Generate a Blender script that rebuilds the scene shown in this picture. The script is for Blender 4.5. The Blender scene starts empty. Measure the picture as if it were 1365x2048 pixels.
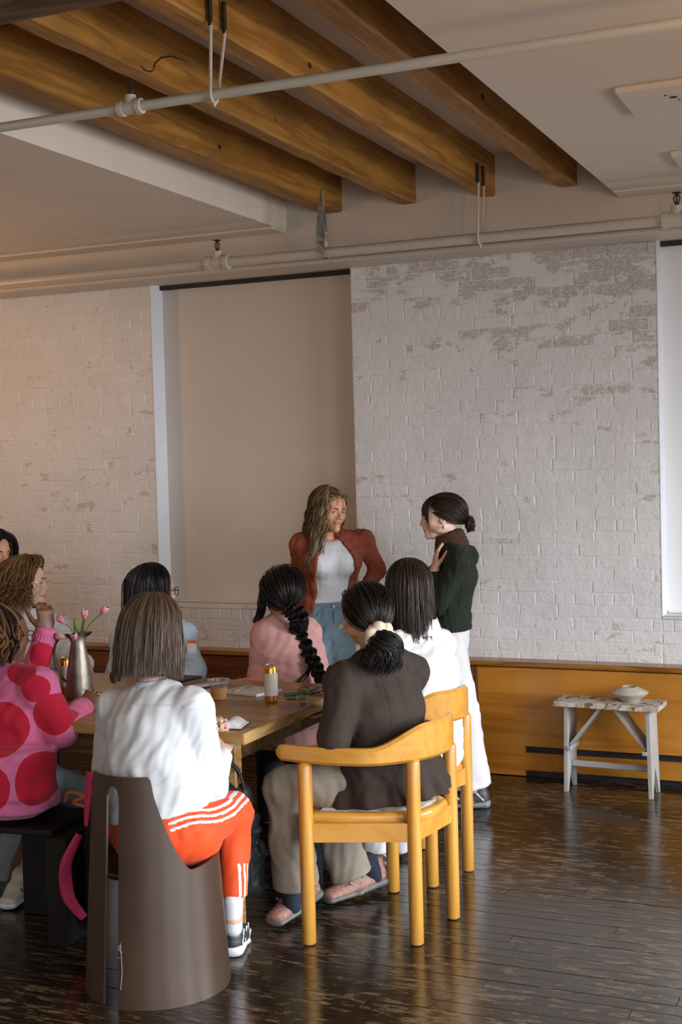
import bpy, math, random
import numpy as np
from mathutils import Vector, Matrix

scene = bpy.context.scene
COL = scene.collection
random.seed(7)
RNG = np.random.default_rng(7)

# ---------------------------------------------------------------- camera
YAW, PITCH, ROLL, CAM_Z = -0.4120, -0.03957, -0.02624, 1.70
cam_data = bpy.data.cameras.new('camera')
cam = bpy.data.objects.new('camera', cam_data)
COL.objects.link(cam)
scene.camera = cam
cam_data.sensor_fit = 'VERTICAL'
cam_data.sensor_height = 36.0
cam_data.lens = 2630.5 * 36.0 / 2048.0
cam_data.clip_start = 0.05
_f = Vector((math.sin(YAW) * math.cos(PITCH), math.cos(YAW) * math.cos(PITCH), math.sin(PITCH)))
_r0 = Vector((math.cos(YAW), -math.sin(YAW), 0))
_u0 = _r0.cross(_f)
_r = _r0 * math.cos(ROLL) + _u0 * math.sin(ROLL)
_u = -_r0 * math.sin(ROLL) + _u0 * math.cos(ROLL)
cam.matrix_world = Matrix(((_r.x, _u.x, -_f.x, 0), (_r.y, _u.y, -_f.y, 0), (_r.z, _u.z, -_f.z, CAM_Z), (0, 0, 0, 1)))

# ---------------------------------------------------------------- light
scene.view_settings.view_transform = 'Standard'
scene.view_settings.look = 'None'
scene.view_settings.exposure = 0.22
scene.view_settings.gamma = 1.0
scene.view_settings.use_curve_mapping = False
scene.cycles.use_denoising = True
scene.cycles.max_bounces = 8
scene.cycles.diffuse_bounces = 4
scene.cycles.transmission_bounces = 8
scene.cycles.sample_clamp_indirect = 4.0
scene.cycles.caustics_reflective = False
scene.cycles.caustics_refractive = False

world = bpy.data.worlds.new('World')
scene.world = world
world.use_nodes = True
bg = world.node_tree.nodes['Background']
bg.inputs[0].default_value = (0.80, 0.88, 1.0, 1)
bg.inputs[1].default_value = 0.25

def area(name, loc, direction, sx, sy, power, col, spread=180):
    l = bpy.data.lights.new(name, 'AREA')
    l.shape = 'RECTANGLE'; l.size = sx; l.size_y = sy; l.energy = power; l.color = col; l.spread = math.radians(spread)
    o = bpy.data.objects.new(name, l); COL.objects.link(o)
    o.location = loc
    o.rotation_euler = Vector(direction).to_track_quat('-Z', 'Y').to_euler()
    return o
# daylight through the tall windows of the side wall (beyond the right of the frame) and behind the photographer
WIN_Y = [(-0.6, 1.0), (1.9, 3.5), (4.4, 6.0)]
for a, b in WIN_Y:
    area('window_daylight', (2.28, (a + b) / 2, 1.45), (-1, 0, -0.60), 1.5, 1.6, 100, (0.88, 0.93, 1.0), 120)
area('rear_window_daylight', (0.6, -2.35, 1.50), (-0.25, 1, -0.30), 2.2, 1.9, 34, (0.90, 0.94, 1.0), 110)
# warm lamp hanging beyond the left of the frame
wl = bpy.data.lights.new('warm_bulb', 'POINT'); wl.energy = 28; wl.color = (1.0, 0.52, 0.19); wl.shadow_soft_size = 0.12
wlo = bpy.data.objects.new('warm_bulb', wl); COL.objects.link(wlo); wlo.location = (-5.7, 5.0, 2.35)
for i, p in enumerate(((0.35, 3.2, 2.45), (-4.2, 1.6, 2.45))):  # unseen fill lights added to warm the ceiling and wall tops
    w2 = bpy.data.lights.new('warm_fill', 'POINT'); w2.energy = (25, 12)[i]; w2.color = (1.0, 0.60, 0.30); w2.shadow_soft_size = 0.1
    w2o = bpy.data.objects.new('warm_fill', w2); COL.objects.link(w2o); w2o.location = p

# ---------------------------------------------------------------- material helpers
def new_mat(name):
    m = bpy.data.materials.new(name); m.use_nodes = True
    nt = m.node_tree
    return m, nt, nt.nodes['Principled BSDF']
def nd(nt, t, **kw):
    n = nt.nodes.new(t)
    for k, v in kw.items():
        setattr(n, k, v)
    return n
def ramp(nt, stops, interp='LINEAR'):
    n = nt.nodes.new('ShaderNodeValToRGB'); cr = n.color_ramp; cr.interpolation = interp
    while len(cr.elements) < len(stops):
        cr.elements.new(0.5)
    for e, (p, c) in zip(cr.elements, stops):
        e.position = p; e.color = (*c, 1) if len(c) == 3 else c
    return n
def g(v):
    return (v, v, v)
def coords(nt, kind='Object', scale=(1, 1, 1), rot=(0, 0, 0), loc=(0, 0, 0)):
    mp = nd(nt, 'ShaderNodeMapping')
    if kind == 'World':
        tc = nd(nt, 'ShaderNodeNewGeometry'); nt.links.new(tc.outputs['Position'], mp.inputs[0])
    else:
        tc = nd(nt, 'ShaderNodeTexCoord'); nt.links.new(tc.outputs[kind], mp.inputs[0])
    mp.inputs['Scale'].default_value = scale; mp.inputs['Rotation'].default_value = rot; mp.inputs['Location'].default_value = loc
    return mp.outputs[0]
def noise(nt, vec, scale, detail=4, rough=0.55, dist=0.0):
    n = nd(nt, 'ShaderNodeTexNoise'); n.inputs['Scale'].default_value = scale
    n.inputs['Detail'].default_value = detail; n.inputs['Roughness'].default_value = rough
    n.inputs['Distortion'].default_value = dist
    nt.links.new(vec, n.inputs['Vector']); return n.outputs['Fac']
def mixc(nt, fac, a, b, mode='MIX'):
    n = nd(nt, 'ShaderNodeMix', data_type='RGBA', blend_type=mode)
    for s, v in ((0, fac), (6, a), (7, b)):
        if hasattr(v, 'is_linked') or hasattr(v, 'links'):
            nt.links.new(v, n.inputs[s])
        else:
            n.inputs[s].default_value = v if s == 0 else ((*v, 1) if len(v) == 3 else v)
    return n.outputs[2]
def mth(nt, op, a, b=None, c=None):
    n = nd(nt, 'ShaderNodeMath', operation=op)
    for i, v in enumerate((a, b, c)):
        if v is None: continue
        if hasattr(v, 'links'): nt.links.new(v, n.inputs[i])
        else: n.inputs[i].default_value = v
    return n.outputs[0]
def bump(nt, bsdf, h, strength=0.3, dist=0.01):
    n = nd(nt, 'ShaderNodeBump'); n.inputs['Strength'].default_value = strength; n.inputs['Distance'].default_value = dist
    nt.links.new(h, n.inputs['Height']); nt.links.new(n.outputs[0], bsdf.inputs['Normal'])
def simple(name, col, rough=0.6, metal=0.0, var=0.08, nscale=12, bmp=0.0, bscale=200, spec=0.5):
    """plain procedural material: colour varied by noise, optional fine relief"""
    m, nt, b = new_mat(name)
    v = coords(nt)
    f = noise(nt, v, nscale, 3)
    lo = tuple(max(0, c * (1 - var)) for c in col); hi = tuple(min(1, c * (1 + var)) for c in col)
    r = ramp(nt, [(0.3, lo), (0.7, hi)]); nt.links.new(f, r.inputs[0])
    nt.links.new(r.outputs[0], b.inputs['Base Color'])
    b.inputs['Roughness'].default_value = rough; b.inputs['Metallic'].default_value = metal
    b.inputs['Specular IOR Level'].default_value = spec
    if bmp: bump(nt, b, noise(nt, v, bscale, 2), bmp, 0.004)
    return m
def wood(name, c_dark, c_mid, c_light, axis='Y', rough=0.45, scale=1.0, bmp=0.15, stretch=14, spec=0.4, kind='Object', rings=5.0, blotch=0.72):
    m, nt, b = new_mat(name)
    s = [stretch, stretch, stretch]; s['XYZ'.index(axis)] = 1.0
    s = tuple(x * scale for x in s)
    v = coords(nt, kind, s)
    n1 = noise(nt, v, 0.55, 3, 0.5, 0.6)
    w = mth(nt, 'SINE', mth(nt, 'MULTIPLY', n1, rings * 9.0))
    w = mth(nt, 'MULTIPLY_ADD', w, 0.5, 0.5)
    n2 = noise(nt, v, 6.0, 4, 0.65)
    mix = mth(nt, 'ADD', mth(nt, 'MULTIPLY', w, 0.45), mth(nt, 'MULTIPLY', n2, 0.6))
    r = ramp(nt, [(0.18, c_dark), (0.5, c_mid), (0.85, c_light)]); nt.links.new(mix, r.inputs[0])
    big = noise(nt, coords(nt, kind, (1.2, 1.2, 1.2)), 1.6, 3)
    rb = ramp(nt, [(0.3, g(blotch)), (0.7, g(1.06))]); nt.links.new(big, rb.inputs[0])
    nt.links.new(mixc(nt, 1.0, r.outputs[0], rb.outputs[0], 'MULTIPLY'), b.inputs['Base Color'])
    b.inputs['Roughness'].default_value = rough; b.inputs['Specular IOR Level'].default_value = spec
    bump(nt, b, mix, bmp, 0.004)
    return m

# ---------------------------------------------------------------- object helpers
def props(o, label=None, cat=None, group=None, kind=None):
    if label: o['label'] = label
    if cat: o['category'] = cat
    if group: o['group'] = group
    if kind: o['kind'] = kind
    return o
def empty(name, loc=(0, 0, 0), rz=0.0, **kw):
    o = bpy.data.objects.new(name, None); COL.objects.link(o)
    o.location = loc; o.rotation_euler = (0, 0, rz); o.empty_display_size = 0.05
    return props(o, **kw)
def link(name, me, parent=None, loc=None, rot=None, world=False, **kw):
    o = bpy.data.objects.new(name, me); COL.objects.link(o)
    if parent is not None:
        o.parent = parent
        if world:                       # vertices are in world space
            o.matrix_parent_inverse = parent_matrix(parent).inverted()
    if loc is not None: o.location = loc
    if rot is not None: o.rotation_euler = rot
    return props(o, **kw)
def parent_matrix(p):
    m = Matrix.LocRotScale(p.location, p.rotation_euler, p.scale)
    if p.parent is not None:
        m = parent_matrix(p.parent) @ p.matrix_parent_inverse @ m
    return m
class MB:
    """collects vertices and faces for one mesh"""
    def __init__(s): s.v = []; s.f = []; s.m = []; s.cur = 0
    def add(s, vs, fs, mat=None):
        k = len(s.v); s.v.extend([tuple(p) for p in vs]); s.f.extend([tuple(i + k for i in f) for f in fs])
        s.m.extend([s.cur if mat is None else mat] * len(fs)); return s
    def quadbox(s, c8, mat=None):
        return s.add(c8, [(0, 3, 2, 1), (4, 5, 6, 7), (0, 1, 5, 4), (1, 2, 6, 5), (2, 3, 7, 6), (3, 0, 4, 7)], mat)
    def box(s, x0, x1, y0, y1, z0, z1, mat=None):
        return s.quadbox([(x0, y0, z0), (x1, y0, z0), (x1, y1, z0), (x0, y1, z0), (x0, y0, z1), (x1, y0, z1), (x1, y1, z1), (x0, y1, z1)], mat)
    def bbox(s, x0, x1, y0, y1, z0, z1, b=0.004, mat=None):
        """box with chamfered edges"""
        X = (x0, x1); Y = (y0, y1); Z = (z0, z1); vs = []; idx = {}
        for ix in (0, 1):
            for iy in (0, 1):
                for iz in (0, 1):
                    sx, sy, sz = (1 - 2 * ix), (1 - 2 * iy), (1 - 2 * iz)
                    for ax in range(3):
                        p = [X[ix] + sx * b, Y[iy] + sy * b, Z[iz] + sz * b]
                        p[ax] = (X[ix], Y[iy], Z[iz])[ax]
                        idx[(ix, iy, iz, ax)] = len(vs); vs.append(p)
        fs = []
        for ax in range(3):
            o1, o2 = [(1, 2), (2, 0), (0, 1)][ax]
            for e in (0, 1):
                loop = []
                for (a, c) in ((0, 0), (1, 0), (1, 1), (0, 1)):
                    k = [0, 0, 0]; k[ax] = e; k[o1] = a; k[o2] = c
                    loop.append(idx[(*k, ax)])
                fs.append(loop if e else loop[::-1])
        for ax in range(3):                      # edge strips, running along ax
            o1, o2 = [(1, 2), (2, 0), (0, 1)][ax]
            for a in (0, 1):
                for c in (0, 1):
                    k0 = [0, 0, 0]; k1 = [0, 0, 0]; k0[ax] = 0; k1[ax] = 1
                    for k in (k0, k1): k[o1] = a; k[o2] = c
                    q = [idx[(*k0, o1)], idx[(*k1, o1)], idx[(*k1, o2)], idx[(*k0, o2)]]
                    fs.append(q if (a ^ c) else q[::-1])
        for ix in (0, 1):
            for iy in (0, 1):
                for iz in (0, 1):
                    q = [idx[(ix, iy, iz, k)] for k in range(3)]
                    fs.append(q if (ix + iy + iz) % 2 else q[::-1])
        return s.add(vs, fs, mat)
    def tube(s, pts, r, n=10, cap=True, mat=None, flat=1.0, closed=False):
        """tube through pts, radius r (number or list)"""
        P = [Vector(p) for p in pts]; m = len(P)
        R = [r] * m if isinstance(r, (int, float)) else list(r)
        T = []
        for i in range(m):
            if closed: T.append((P[(i + 1) % m] - P[i - 1]).normalized())
            else: T.append((P[min(i + 1, m - 1)] - P[max(i - 1, 0)]).normalized())
        up = Vector((0, 0, 1)) if abs(T[0].z) < 0.9 else Vector((1, 0, 0))
        nrm = (up - T[0] * up.dot(T[0])).normalized(); vs = []
        for i in range(m):
            nrm = (nrm - T[i] * nrm.dot(T[i])).normalized(); bn = T[i].cross(nrm)
            for j in range(n):
                a = 2 * math.pi * j / n
                vs.append(P[i] + nrm * (math.cos(a) * R[i]) + bn * (math.sin(a) * R[i] * flat))
        fs = []
        for i in range(m if closed else m - 1):
            i2 = (i + 1) % m
            for j in range(n):
                fs.append((i * n + j, i * n + (j + 1) % n, i2 * n + (j + 1) % n, i2 * n + j))
        if cap and not closed:
            fs.append(tuple(range(n))[::-1]); fs.append(tuple((m - 1) * n + j for j in range(n)))
        return s.add(vs, fs, mat)
    def lathe(s, prof, c=(0, 0, 0), n=24, mat=None, cap=True):
        """profile of (radius, z) turned about the vertical through c"""
        vs = []; fs = []
        for r, z in prof:
            for j in range(n):
                a = 2 * math.pi * j / n; vs.append((c[0] + r * math.cos(a), c[1] + r * math.sin(a), c[2] + z))
        for i in range(len(prof) - 1):
            for j in range(n):
                fs.append((i * n + j, i * n + (j + 1) % n, (i + 1) * n + (j + 1) % n, (i + 1) * n + j))
        if cap:
            if prof[0][0] > 1e-5: fs.append(tuple(range(n))[::-1])
            if prof[-1][0] > 1e-5: fs.append(tuple((len(prof) - 1) * n + j for j in range(n)))
        return s.add(vs, fs, mat)
    def mesh(s, name, mats, smooth=False, bevel=0):
        me = bpy.data.meshes.new(name)
        me.from_pydata(s.v, [], s.f)
        for m in (mats if isinstance(mats, (list, tuple)) else [mats]): me.materials.append(m)
        if max(s.m, default=0): me.polygons.foreach_set('material_index', s.m)
        if smooth:
            me.polygons.foreach_set('use_smooth', [True] * len(me.polygons))
            try: me.set_sharp_from_angle(angle=math.radians(42))
            except Exception: pass
        me.update(); return me
    def build(s, name, mats, parent=None, smooth=False, **kw):
        return link(name, s.mesh(name, mats, smooth), parent, **kw)
def copy_tree(o, parent=None):
    c = o.copy(); COL.objects.link(c)
    if parent is not None: c.parent = parent
    for ch in list(o.children): copy_tree(ch, c)
    return c
# ================================================================ THE ROOM
YW, YH = 6.82, 6.56            # brick face, header face
ZC, ZS, ZB, ZH = 3.235, 2.965, 3.033, 2.78   # ceiling, dropped ceiling, underside of joists, underside of header

def painted(name, brick=False):
    """old white paint over brick: dirt and worn patches, more of them high on the wall"""
    m, nt, b = new_mat(name)
    v = coords(nt, 'World')
    base = ramp(nt, [(0.3, (0.69, 0.685, 0.685)), (0.7, (0.76, 0.76, 0.765))])
    nt.links.new(noise(nt, v, 2.3, 4), base.inputs[0])
    # each brick slightly different
    oi = nd(nt, 'ShaderNodeObjectInfo')
    rv = ramp(nt, [(0.0, g(0.97)), (1.0, g(1.02))]); nt.links.new(oi.outputs['Random'], rv.inputs[0])
    col = mixc(nt, 1.0, base.outputs[0], rv.outputs[0], 'MULTIPLY')
    sep = nd(nt, 'ShaderNodeSeparateXYZ'); nt.links.new(v, sep.inputs[0])
    hi = nd(nt, 'ShaderNodeMapRange'); hi.inputs[1].default_value = 1.85; hi.inputs[2].default_value = 2.75; hi.inputs[3].default_value = 0; hi.inputs[4].default_value = 0.17
    nt.links.new(sep.outputs['Z'], hi.inputs[0])
    n1 = noise(nt, coords(nt, 'World', (4.5, 4.5, 9.0)), 1.5, 5, 0.7); n2 = noise(nt, v, 90, 5, 0.8, 0.4)
    xs = nd(nt, 'ShaderNodeMapRange'); xs.inputs[1].default_value = -3.9; xs.inputs[2].default_value = -1.3; xs.inputs[3].default_value = -0.22; xs.inputs[4].default_value = 0.09
    nt.links.new(sep.outputs['X'], xs.inputs[0])
    t = mth(nt, 'ADD', mth(nt, 'ADD', n1, mth(nt, 'MULTIPLY', n2, 0.42)), mth(nt, 'ADD', hi.outputs[0], mth(nt, 'MULTIPLY', xs.outputs[0], mth(nt, 'MULTIPLY', hi.outputs[0], 6.0))))
    t = mth(nt, 'ADD', t, mth(nt, 'MULTIPLY', oi.outputs['Random'], 0.24))
    r0 = ramp(nt, [(0.99, g(0.0)), (1.24, g(1.0))]); nt.links.new(t, r0.inputs[0])
    n3 = noise(nt, coords(nt, 'World', (1, 1, 1.6)), 55, 6, 0.85, 0.6); rs = ramp(nt, [(0.40, g(0.10)), (0.55, g(0.62))]); nt.links.new(n3, rs.inputs[0])
    r = nd(nt, 'ShaderNodeMix', data_type='RGBA', blend_type='MULTIPLY'); r.inputs[0].default_value = 1.0; nt.links.new(r0.outputs[0], r.inputs[6]); nt.links.new(rs.outputs[0], r.inputs[7])
    dirt = ramp(nt, [(0.3, (0.17, 0.125, 0.10)), (0.6, (0.33, 0.27, 0.22))]); nt.links.new(n2, dirt.inputs[0])
    col = mixc(nt, r.outputs[2], col, dirt.outputs[0])
    # a few bare chips, brick red
    vo = nd(nt, 'ShaderNodeTexVoronoi'); vo.inputs['Scale'].default_value = 2.1; nt.links.new(v, vo.inputs['Vector'])
    ch = mth(nt, 'ADD', vo.outputs['Distance'], mth(nt, 'MULTIPLY', n2, 0.10))
    rc = ramp(nt, [(0.075, g(0.75)), (0.10, g(0.0))]); nt.links.new(ch, rc.inputs[0])
    col = mixc(nt, rc.outputs[0], col, (0.27, 0.15, 0.10))
    nt.links.new(col, b.inputs['Base Color'])
    b.inputs['Roughness'].default_value = 0.42; b.inputs['Specular IOR Level'].default_value = 0.35
    h = mth(nt, 'ADD', mth(nt, 'MULTIPLY', noise(nt, v, 30, 5, 0.7), 1.3), mth(nt, 'MULTIPLY', noise(nt, v, 8, 3), 1.5))
    bump(nt, b, h, 0.38, 0.010)
    return m
M_brick = painted('painted_brick')
M_mortar = painted('painted_mortar')
M_white = simple('white_plaster', (0.72, 0.63, 0.53), 0.55, var=0.03, nscale=3, bmp=0.12, bscale=60)
M_header = simple('cream_header_paint', (0.62, 0.54, 0.455), 0.45, var=0.03, nscale=4, bmp=0.1, bscale=30)
M_blind = simple('cream_blind_fabric', (0.60, 0.54, 0.475), 0.7, var=0.02, nscale=2, bmp=0.05, bscale=300)
M_blind_lit = simple('backlit_tone_blind', (0.80, 0.80, 0.80), 0.7, var=0.015, nscale=2)  # backlight of the right blind put into a brighter colour
M_jamb = simple('jamb_white_paint', (0.74, 0.76, 0.80), 0.5, var=0.03, nscale=6, bmp=0.1)
M_shadow_gap = simple('shadow_gap_dark', (0.02, 0.022, 0.018), 0.8)
M_beam = wood('old_timber', (0.24, 0.098, 0.014), (0.37, 0.165, 0.026), (0.45, 0.215, 0.042), 'Y', 0.55, 2.2, 0.3, 14, rings=2.2)
M_girder = wood('girder_timber', (0.03, 0.018, 0.008), (0.10, 0.058, 0.02), (0.17, 0.10, 0.04), 'X', 0.6, 0.8, 0.35, 12)
M_pipe = simple('white_pipe_paint', (0.54, 0.49, 0.42), 0.32, var=0.03, nscale=20)
M_iron = simple('rusty_iron', (0.045, 0.03, 0.02), 0.6, 0.5, 0.3, 40)
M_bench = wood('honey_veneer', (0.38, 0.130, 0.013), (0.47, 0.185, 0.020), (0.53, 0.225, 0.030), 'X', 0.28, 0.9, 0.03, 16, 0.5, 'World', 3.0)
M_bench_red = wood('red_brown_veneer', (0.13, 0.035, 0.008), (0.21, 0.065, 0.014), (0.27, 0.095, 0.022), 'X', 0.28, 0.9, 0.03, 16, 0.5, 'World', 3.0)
M_bench_edge = wood('honey_trim', (0.17, 0.06, 0.008), (0.31, 0.13, 0.02), (0.40, 0.19, 0.04), 'X', 0.25, 1.4, 0.04, 14, 0.5, 'World')
M_batten = wood('mahogany_batten', (0.09, 0.03, 0.01), (0.16, 0.06, 0.018), (0.21, 0.09, 0.03), 'Z', 0.3, 1.0, 0.04, 14, 0.5, 'World')
M_black = simple('black_void', (0.012, 0.012, 0.012), 0.6)

# ---- brick piers, brick by brick
BL, BH = 0.207, 0.0645
brick_meshes = {}
def brick_mesh(l, h, variant):
    key = (round(l, 3), round(h, 3), variant)
    if key in brick_meshes: return brick_meshes[key]
    rnd = random.Random(hash(key) % 9999)
    mb = MB(); mb.bbox(-l / 2 + 0.002, l / 2 - 0.002, -0.0026, 0.02, -h / 2 + 0.0025, h / 2 - 0.0025, 0.0032)
    mb.v = [(x + rnd.uniform(-.0032, .0032), y + (rnd.uniform(-.0010, .0010) if y < 0 else 0), z + rnd.uniform(-.0026, .0026)) for x, y, z in mb.v]
    me = mb.mesh('brick', M_brick, False); brick_meshes[key] = me; return me
def brick_field(wall, x0, x1, z0, z1, right_edge=True, stuff_rows=(), soldier=None, limit=300):
    row = 0; z = z0; rest = MB(); count = 0
    rnd = random.Random(int(abs(x0 * 100)))
    while z < z1 - 0.02:
        h = min(BH, z1 - z)
        L = BL * (0.5 if (row % 6 == 5) else 1.0)
        x = x0 - (0 if row % 2 else BL / 2) + rnd.uniform(-0.01, 0.01)
        if soldier and row == soldier: L = 0.068
        while x < x1 - 0.01:
            l = L * rnd.uniform(0.97, 1.03)
            a, b_ = max(x, x0), min(x + l, x1)
            if b_ - x1 > -0.03: b_ = x1
            if b_ - a > 0.025:
                ll = round((b_ - a) / 0.005) * 0.005
                if abs(ll - BL) < 0.012: ll = BL
                small = ll < 0.15
                if count < limit and not (small and L < 0.15):
                    link('brick', brick_mesh(ll, h, rnd.randrange(6)), wall, loc=((a + b_) / 2, YW + rnd.uniform(-0.0008, 0.0008), z + h / 2), rot=(0, rnd.uniform(-.005, .005), 0))
                    count += 1
                else:
                    rest.bbox(a + .002, b_ - .002, YW - .0026 + rnd.uniform(-.001, .001), YW + .02, z + .002, z + h - .002, .003)
            x += l
        z += h; row += 1
    if rest.v:
        rest.build('brick_header_course', M_brick, wall, False, kind='stuff')
def pier(name, x0, x1, z0, z1, **kw):
    mb = MB(); mb.box(x0, x1, YW - 0.001, YW + 0.4, z0, z1)
    w = mb.build(name, M_mortar, kind='structure')
    brick_field(w, x0, x1, z0, z1, **kw); return w
pier('wall_back', -2.885, -1.195, 0.58, 2.80)
pier('wall_back', -5.9, -4.19, 0.58, 2.80)
pier('wall_back', -4.19, -2.885, 0.58, 0.845, soldier=3)
pier('wall_back', -1.195, 0.2, 0.58, 0.845, soldier=3)
# lower wall hidden behind the bench, and the far stretches out of the frame
mb = MB(); mb.box(-5.9, 0.2, YW + 0.002, YW + 0.4, 0, 0.58); mb.box(-9.0, -5.9, YW, YW + 0.4, 0, 2.8); mb.box(0.2, 2.4, YW, YW + 0.4, 0, 2.8)
mb.build('wall_back', M_mortar, kind='structure')

# ---- windows covered by roller blinds, in shallow recesses
def recess(name, x0, x1, mblind, jl):
    w = MB().box(x0, x1, YW + 0.13, YW + 0.16, 0.83, 2.82).build(name, mblind, kind='structure')
    mb = MB(); mb.box(x0 + 0.0, x0 + 0.004, YW - 0.004, YW + 0.13, 0.85, 2.80)
    mb.build('jamb', M_jamb, w)
    mb = MB(); mb.bbox(x0 - 0.0, x1, YW - 0.006, YW + 0.14, 0.838, 0.857, 0.004); mb.build('sill', M_brick, w, True)
    mb = MB(); mb.box(x0, x1, YW + 0.1, YW + 0.128, 2.755, 2.81); mb.build('shadow_strip', M_shadow_gap, w)  # dark strip standing in for the shade under the header
    mb = MB(); mb.bbox(x0 + 0.012, x1 - 0.002, YW + 0.118, YW + 0.131, 0.859, 0.872, 0.003); mb.build('blind_bottom_rail', mblind, w)
    return w
recess('window_1', -4.19, -2.885, M_blind, 1)
recess('window_2', -1.195, 0.2, M_blind_lit, 0)

# ---- header, ceiling, dropped ceilings
MB().box(-9.0, 2.4, YH, YW + 0.4, ZH, ZC).build('trim_1', M_header, kind='structure')
MB().bbox(-9.0, 2.4, YH - 0.012, YW - 0.02, ZH - 0.012, ZH + 0.012, 0.006).build('trim_2', M_header, kind='structure')
mb = MB(); mb.box(-9.0, 2.4, -2.6, YH, ZC, ZC + 0.15)
ceil = mb.build('ceiling', M_white, kind='structure')
mb = MB(); mb.box(-9.0, -3.15, -2.6, YH, ZS, ZC); mb.build('dropped_ceiling_left', M_white, ceil)
mb = MB(); mb.box(-1.33, 2.4, -2.6, YH, ZS, ZC); mb.build('dropped_ceiling_right', M_white, ceil)
mb = MB(); mb.bbox(-9.0, -3.155, YH - 0.16, YH - 0.001, ZS - 0.012, ZS + 0.002, 0.005); mb.build('cove_strip', M_white, ceil)
mb = MB(); mb.bbox(-1.325, 2.4, YH - 0.16, YH - 0.001, ZS - 0.012, ZS + 0.002, 0.005); mb.build('cove_strip', M_white, ceil)

# ---- timber joists and the girder
def beam_obj(x0, x1, y0, y1, z0, z1, name='timber_beam', mat=None, along='Y', seed=0, **kw):
    rnd = random.Random(seed); mb = MB(); n = 26
    vs = []; fs = []
    ch = 0.008
    sec = [(x0 + ch, z0), (x1 - ch, z0), (x1, z0 + ch), (x1, z1), (x0, z1), (x0, z0 + ch)]
    for i in range(n + 1):
        y = y0 + (y1 - y0) * i / n
        dx, dz = rnd.uniform(-.0025, .0025), rnd.uniform(-.003, .003)
        for k, (x, z) in enumerate(sec):
            vs.append((x + dx + rnd.uniform(-.002, .002), y, z + dz + rnd.uniform(-.002, .002)))
    m = len(sec)
    for i in range(n):
        for j in range(m):
            fs.append((i * m + j, (i + 1) * m + j, (i + 1) * m + (j + 1) % m, i * m + (j + 1) % m))
    fs.append(tuple(range(m))); fs.append(tuple(n * m + j for j in range(m))[::-1])
    if along == 'X': vs = [(y, x, z) for x, y, z in vs]; fs = [f[::-1] for f in fs]
    mb.add(vs, fs)
    return mb.build(name, mat or M_beam, **kw)
BEAMS = [(-2.93, -2.812, 'reddish timber ceiling joist nearest the left dropped ceiling, metal strap at its end'),
         (-2.455, -2.39, 'second timber ceiling joist from the left dropped ceiling, with a curved crack'),
         (-2.02, -1.955, 'third timber ceiling joist, rope loops nailed to its side'),
         (-1.607, -1.533, 'timber ceiling joist closest to the right dropped ceiling')]
JOISTS = []
for i, (a, b_, lab) in enumerate(BEAMS):
    JOISTS.append(beam_obj(a - (0.02 if i else 0), b_, 2.8, YH - 0.001, ZB, ZC + 0.01, seed=i + 3, label=lab, cat='beam'))
beam_obj(2.93, 3.25, -5.5, -1.3, ZB - 0.012, ZC + 0.01, 'timber_girder', M_girder, 'X', 11, label='dark heavy timber girder crossing under the joists at the top corner', cat='beam')

M_crack = simple('dark_timber_crack', (.02, .010, .004), .9)
mb = MB(); mb.tube([(-2.389, y, max(z, 3.042)) for y, z in ((3.871, 3.05), (3.893, 3.042), (3.926, 3.043), (3.953, 3.055), (3.967, 3.083), (4.012, 3.114), (4.081, 3.137), (4.186, 3.147), (4.295, 3.16))], [.001, .003, .003, .002, .003, .003, .0025, .0016, .0008], 6)
mb.build('crack', M_crack, JOISTS[1])
for k, ys in ((0, (4.35, 5.2)), (1, (4.9,)), (2, (4.3,)), (3, (5.0,))):
    for y in ys:
        x = BEAMS[k][1]; mb = MB(); mb.lathe([(0, 0), (.011, .0), (.008, .003), (0, .002)], (0, 0, 0), 10); mb.v = [(z - .001 + x, yy * 1.5 + y, xx + 3.10) for xx, yy, z in mb.v]
        mb.build('knot', M_crack, JOISTS[k])
# ---- access hatches on the right dropped ceiling
def hatch(x0, x1, y0, y1, label, stain):
    mb = MB(); mb.bbox(x0, x1, y0, y1, ZS - 0.022, ZS + 0.003, 0.006)
    o = mb.build('ceiling_hatch', M_white, label=label, cat='hatch')
    if stain:
        for dx, dy, r in ((0.0, 0.0, 0.014), (-.022, -.035, .006), (.012, .045, .005)):
            mb = MB(); mb.lathe([(r, 0), (r * .8, 0.0015)], (0, 0, 0), 10)
            mb.build('hole', M_iron, o, loc=(-0.765 + dx, 4.765 + dy, ZS - 0.0238))
    return o
hatch(-0.945, -0.30, 4.62, 5.02, 'cream square ceiling hatch with small rusty holes', True)
hatch(-0.937, -0.40, 5.71, 6.02, 'small cream ceiling hatch beside the header, without holes', False)
MB().bbox(-4.9, -4.0, 4.95, 4.99, ZS - 0.02, ZS + 0.002, 0.004).build('ceiling_rail', M_white, label='short white rail on the left dropped ceiling', cat='rail')

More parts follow.
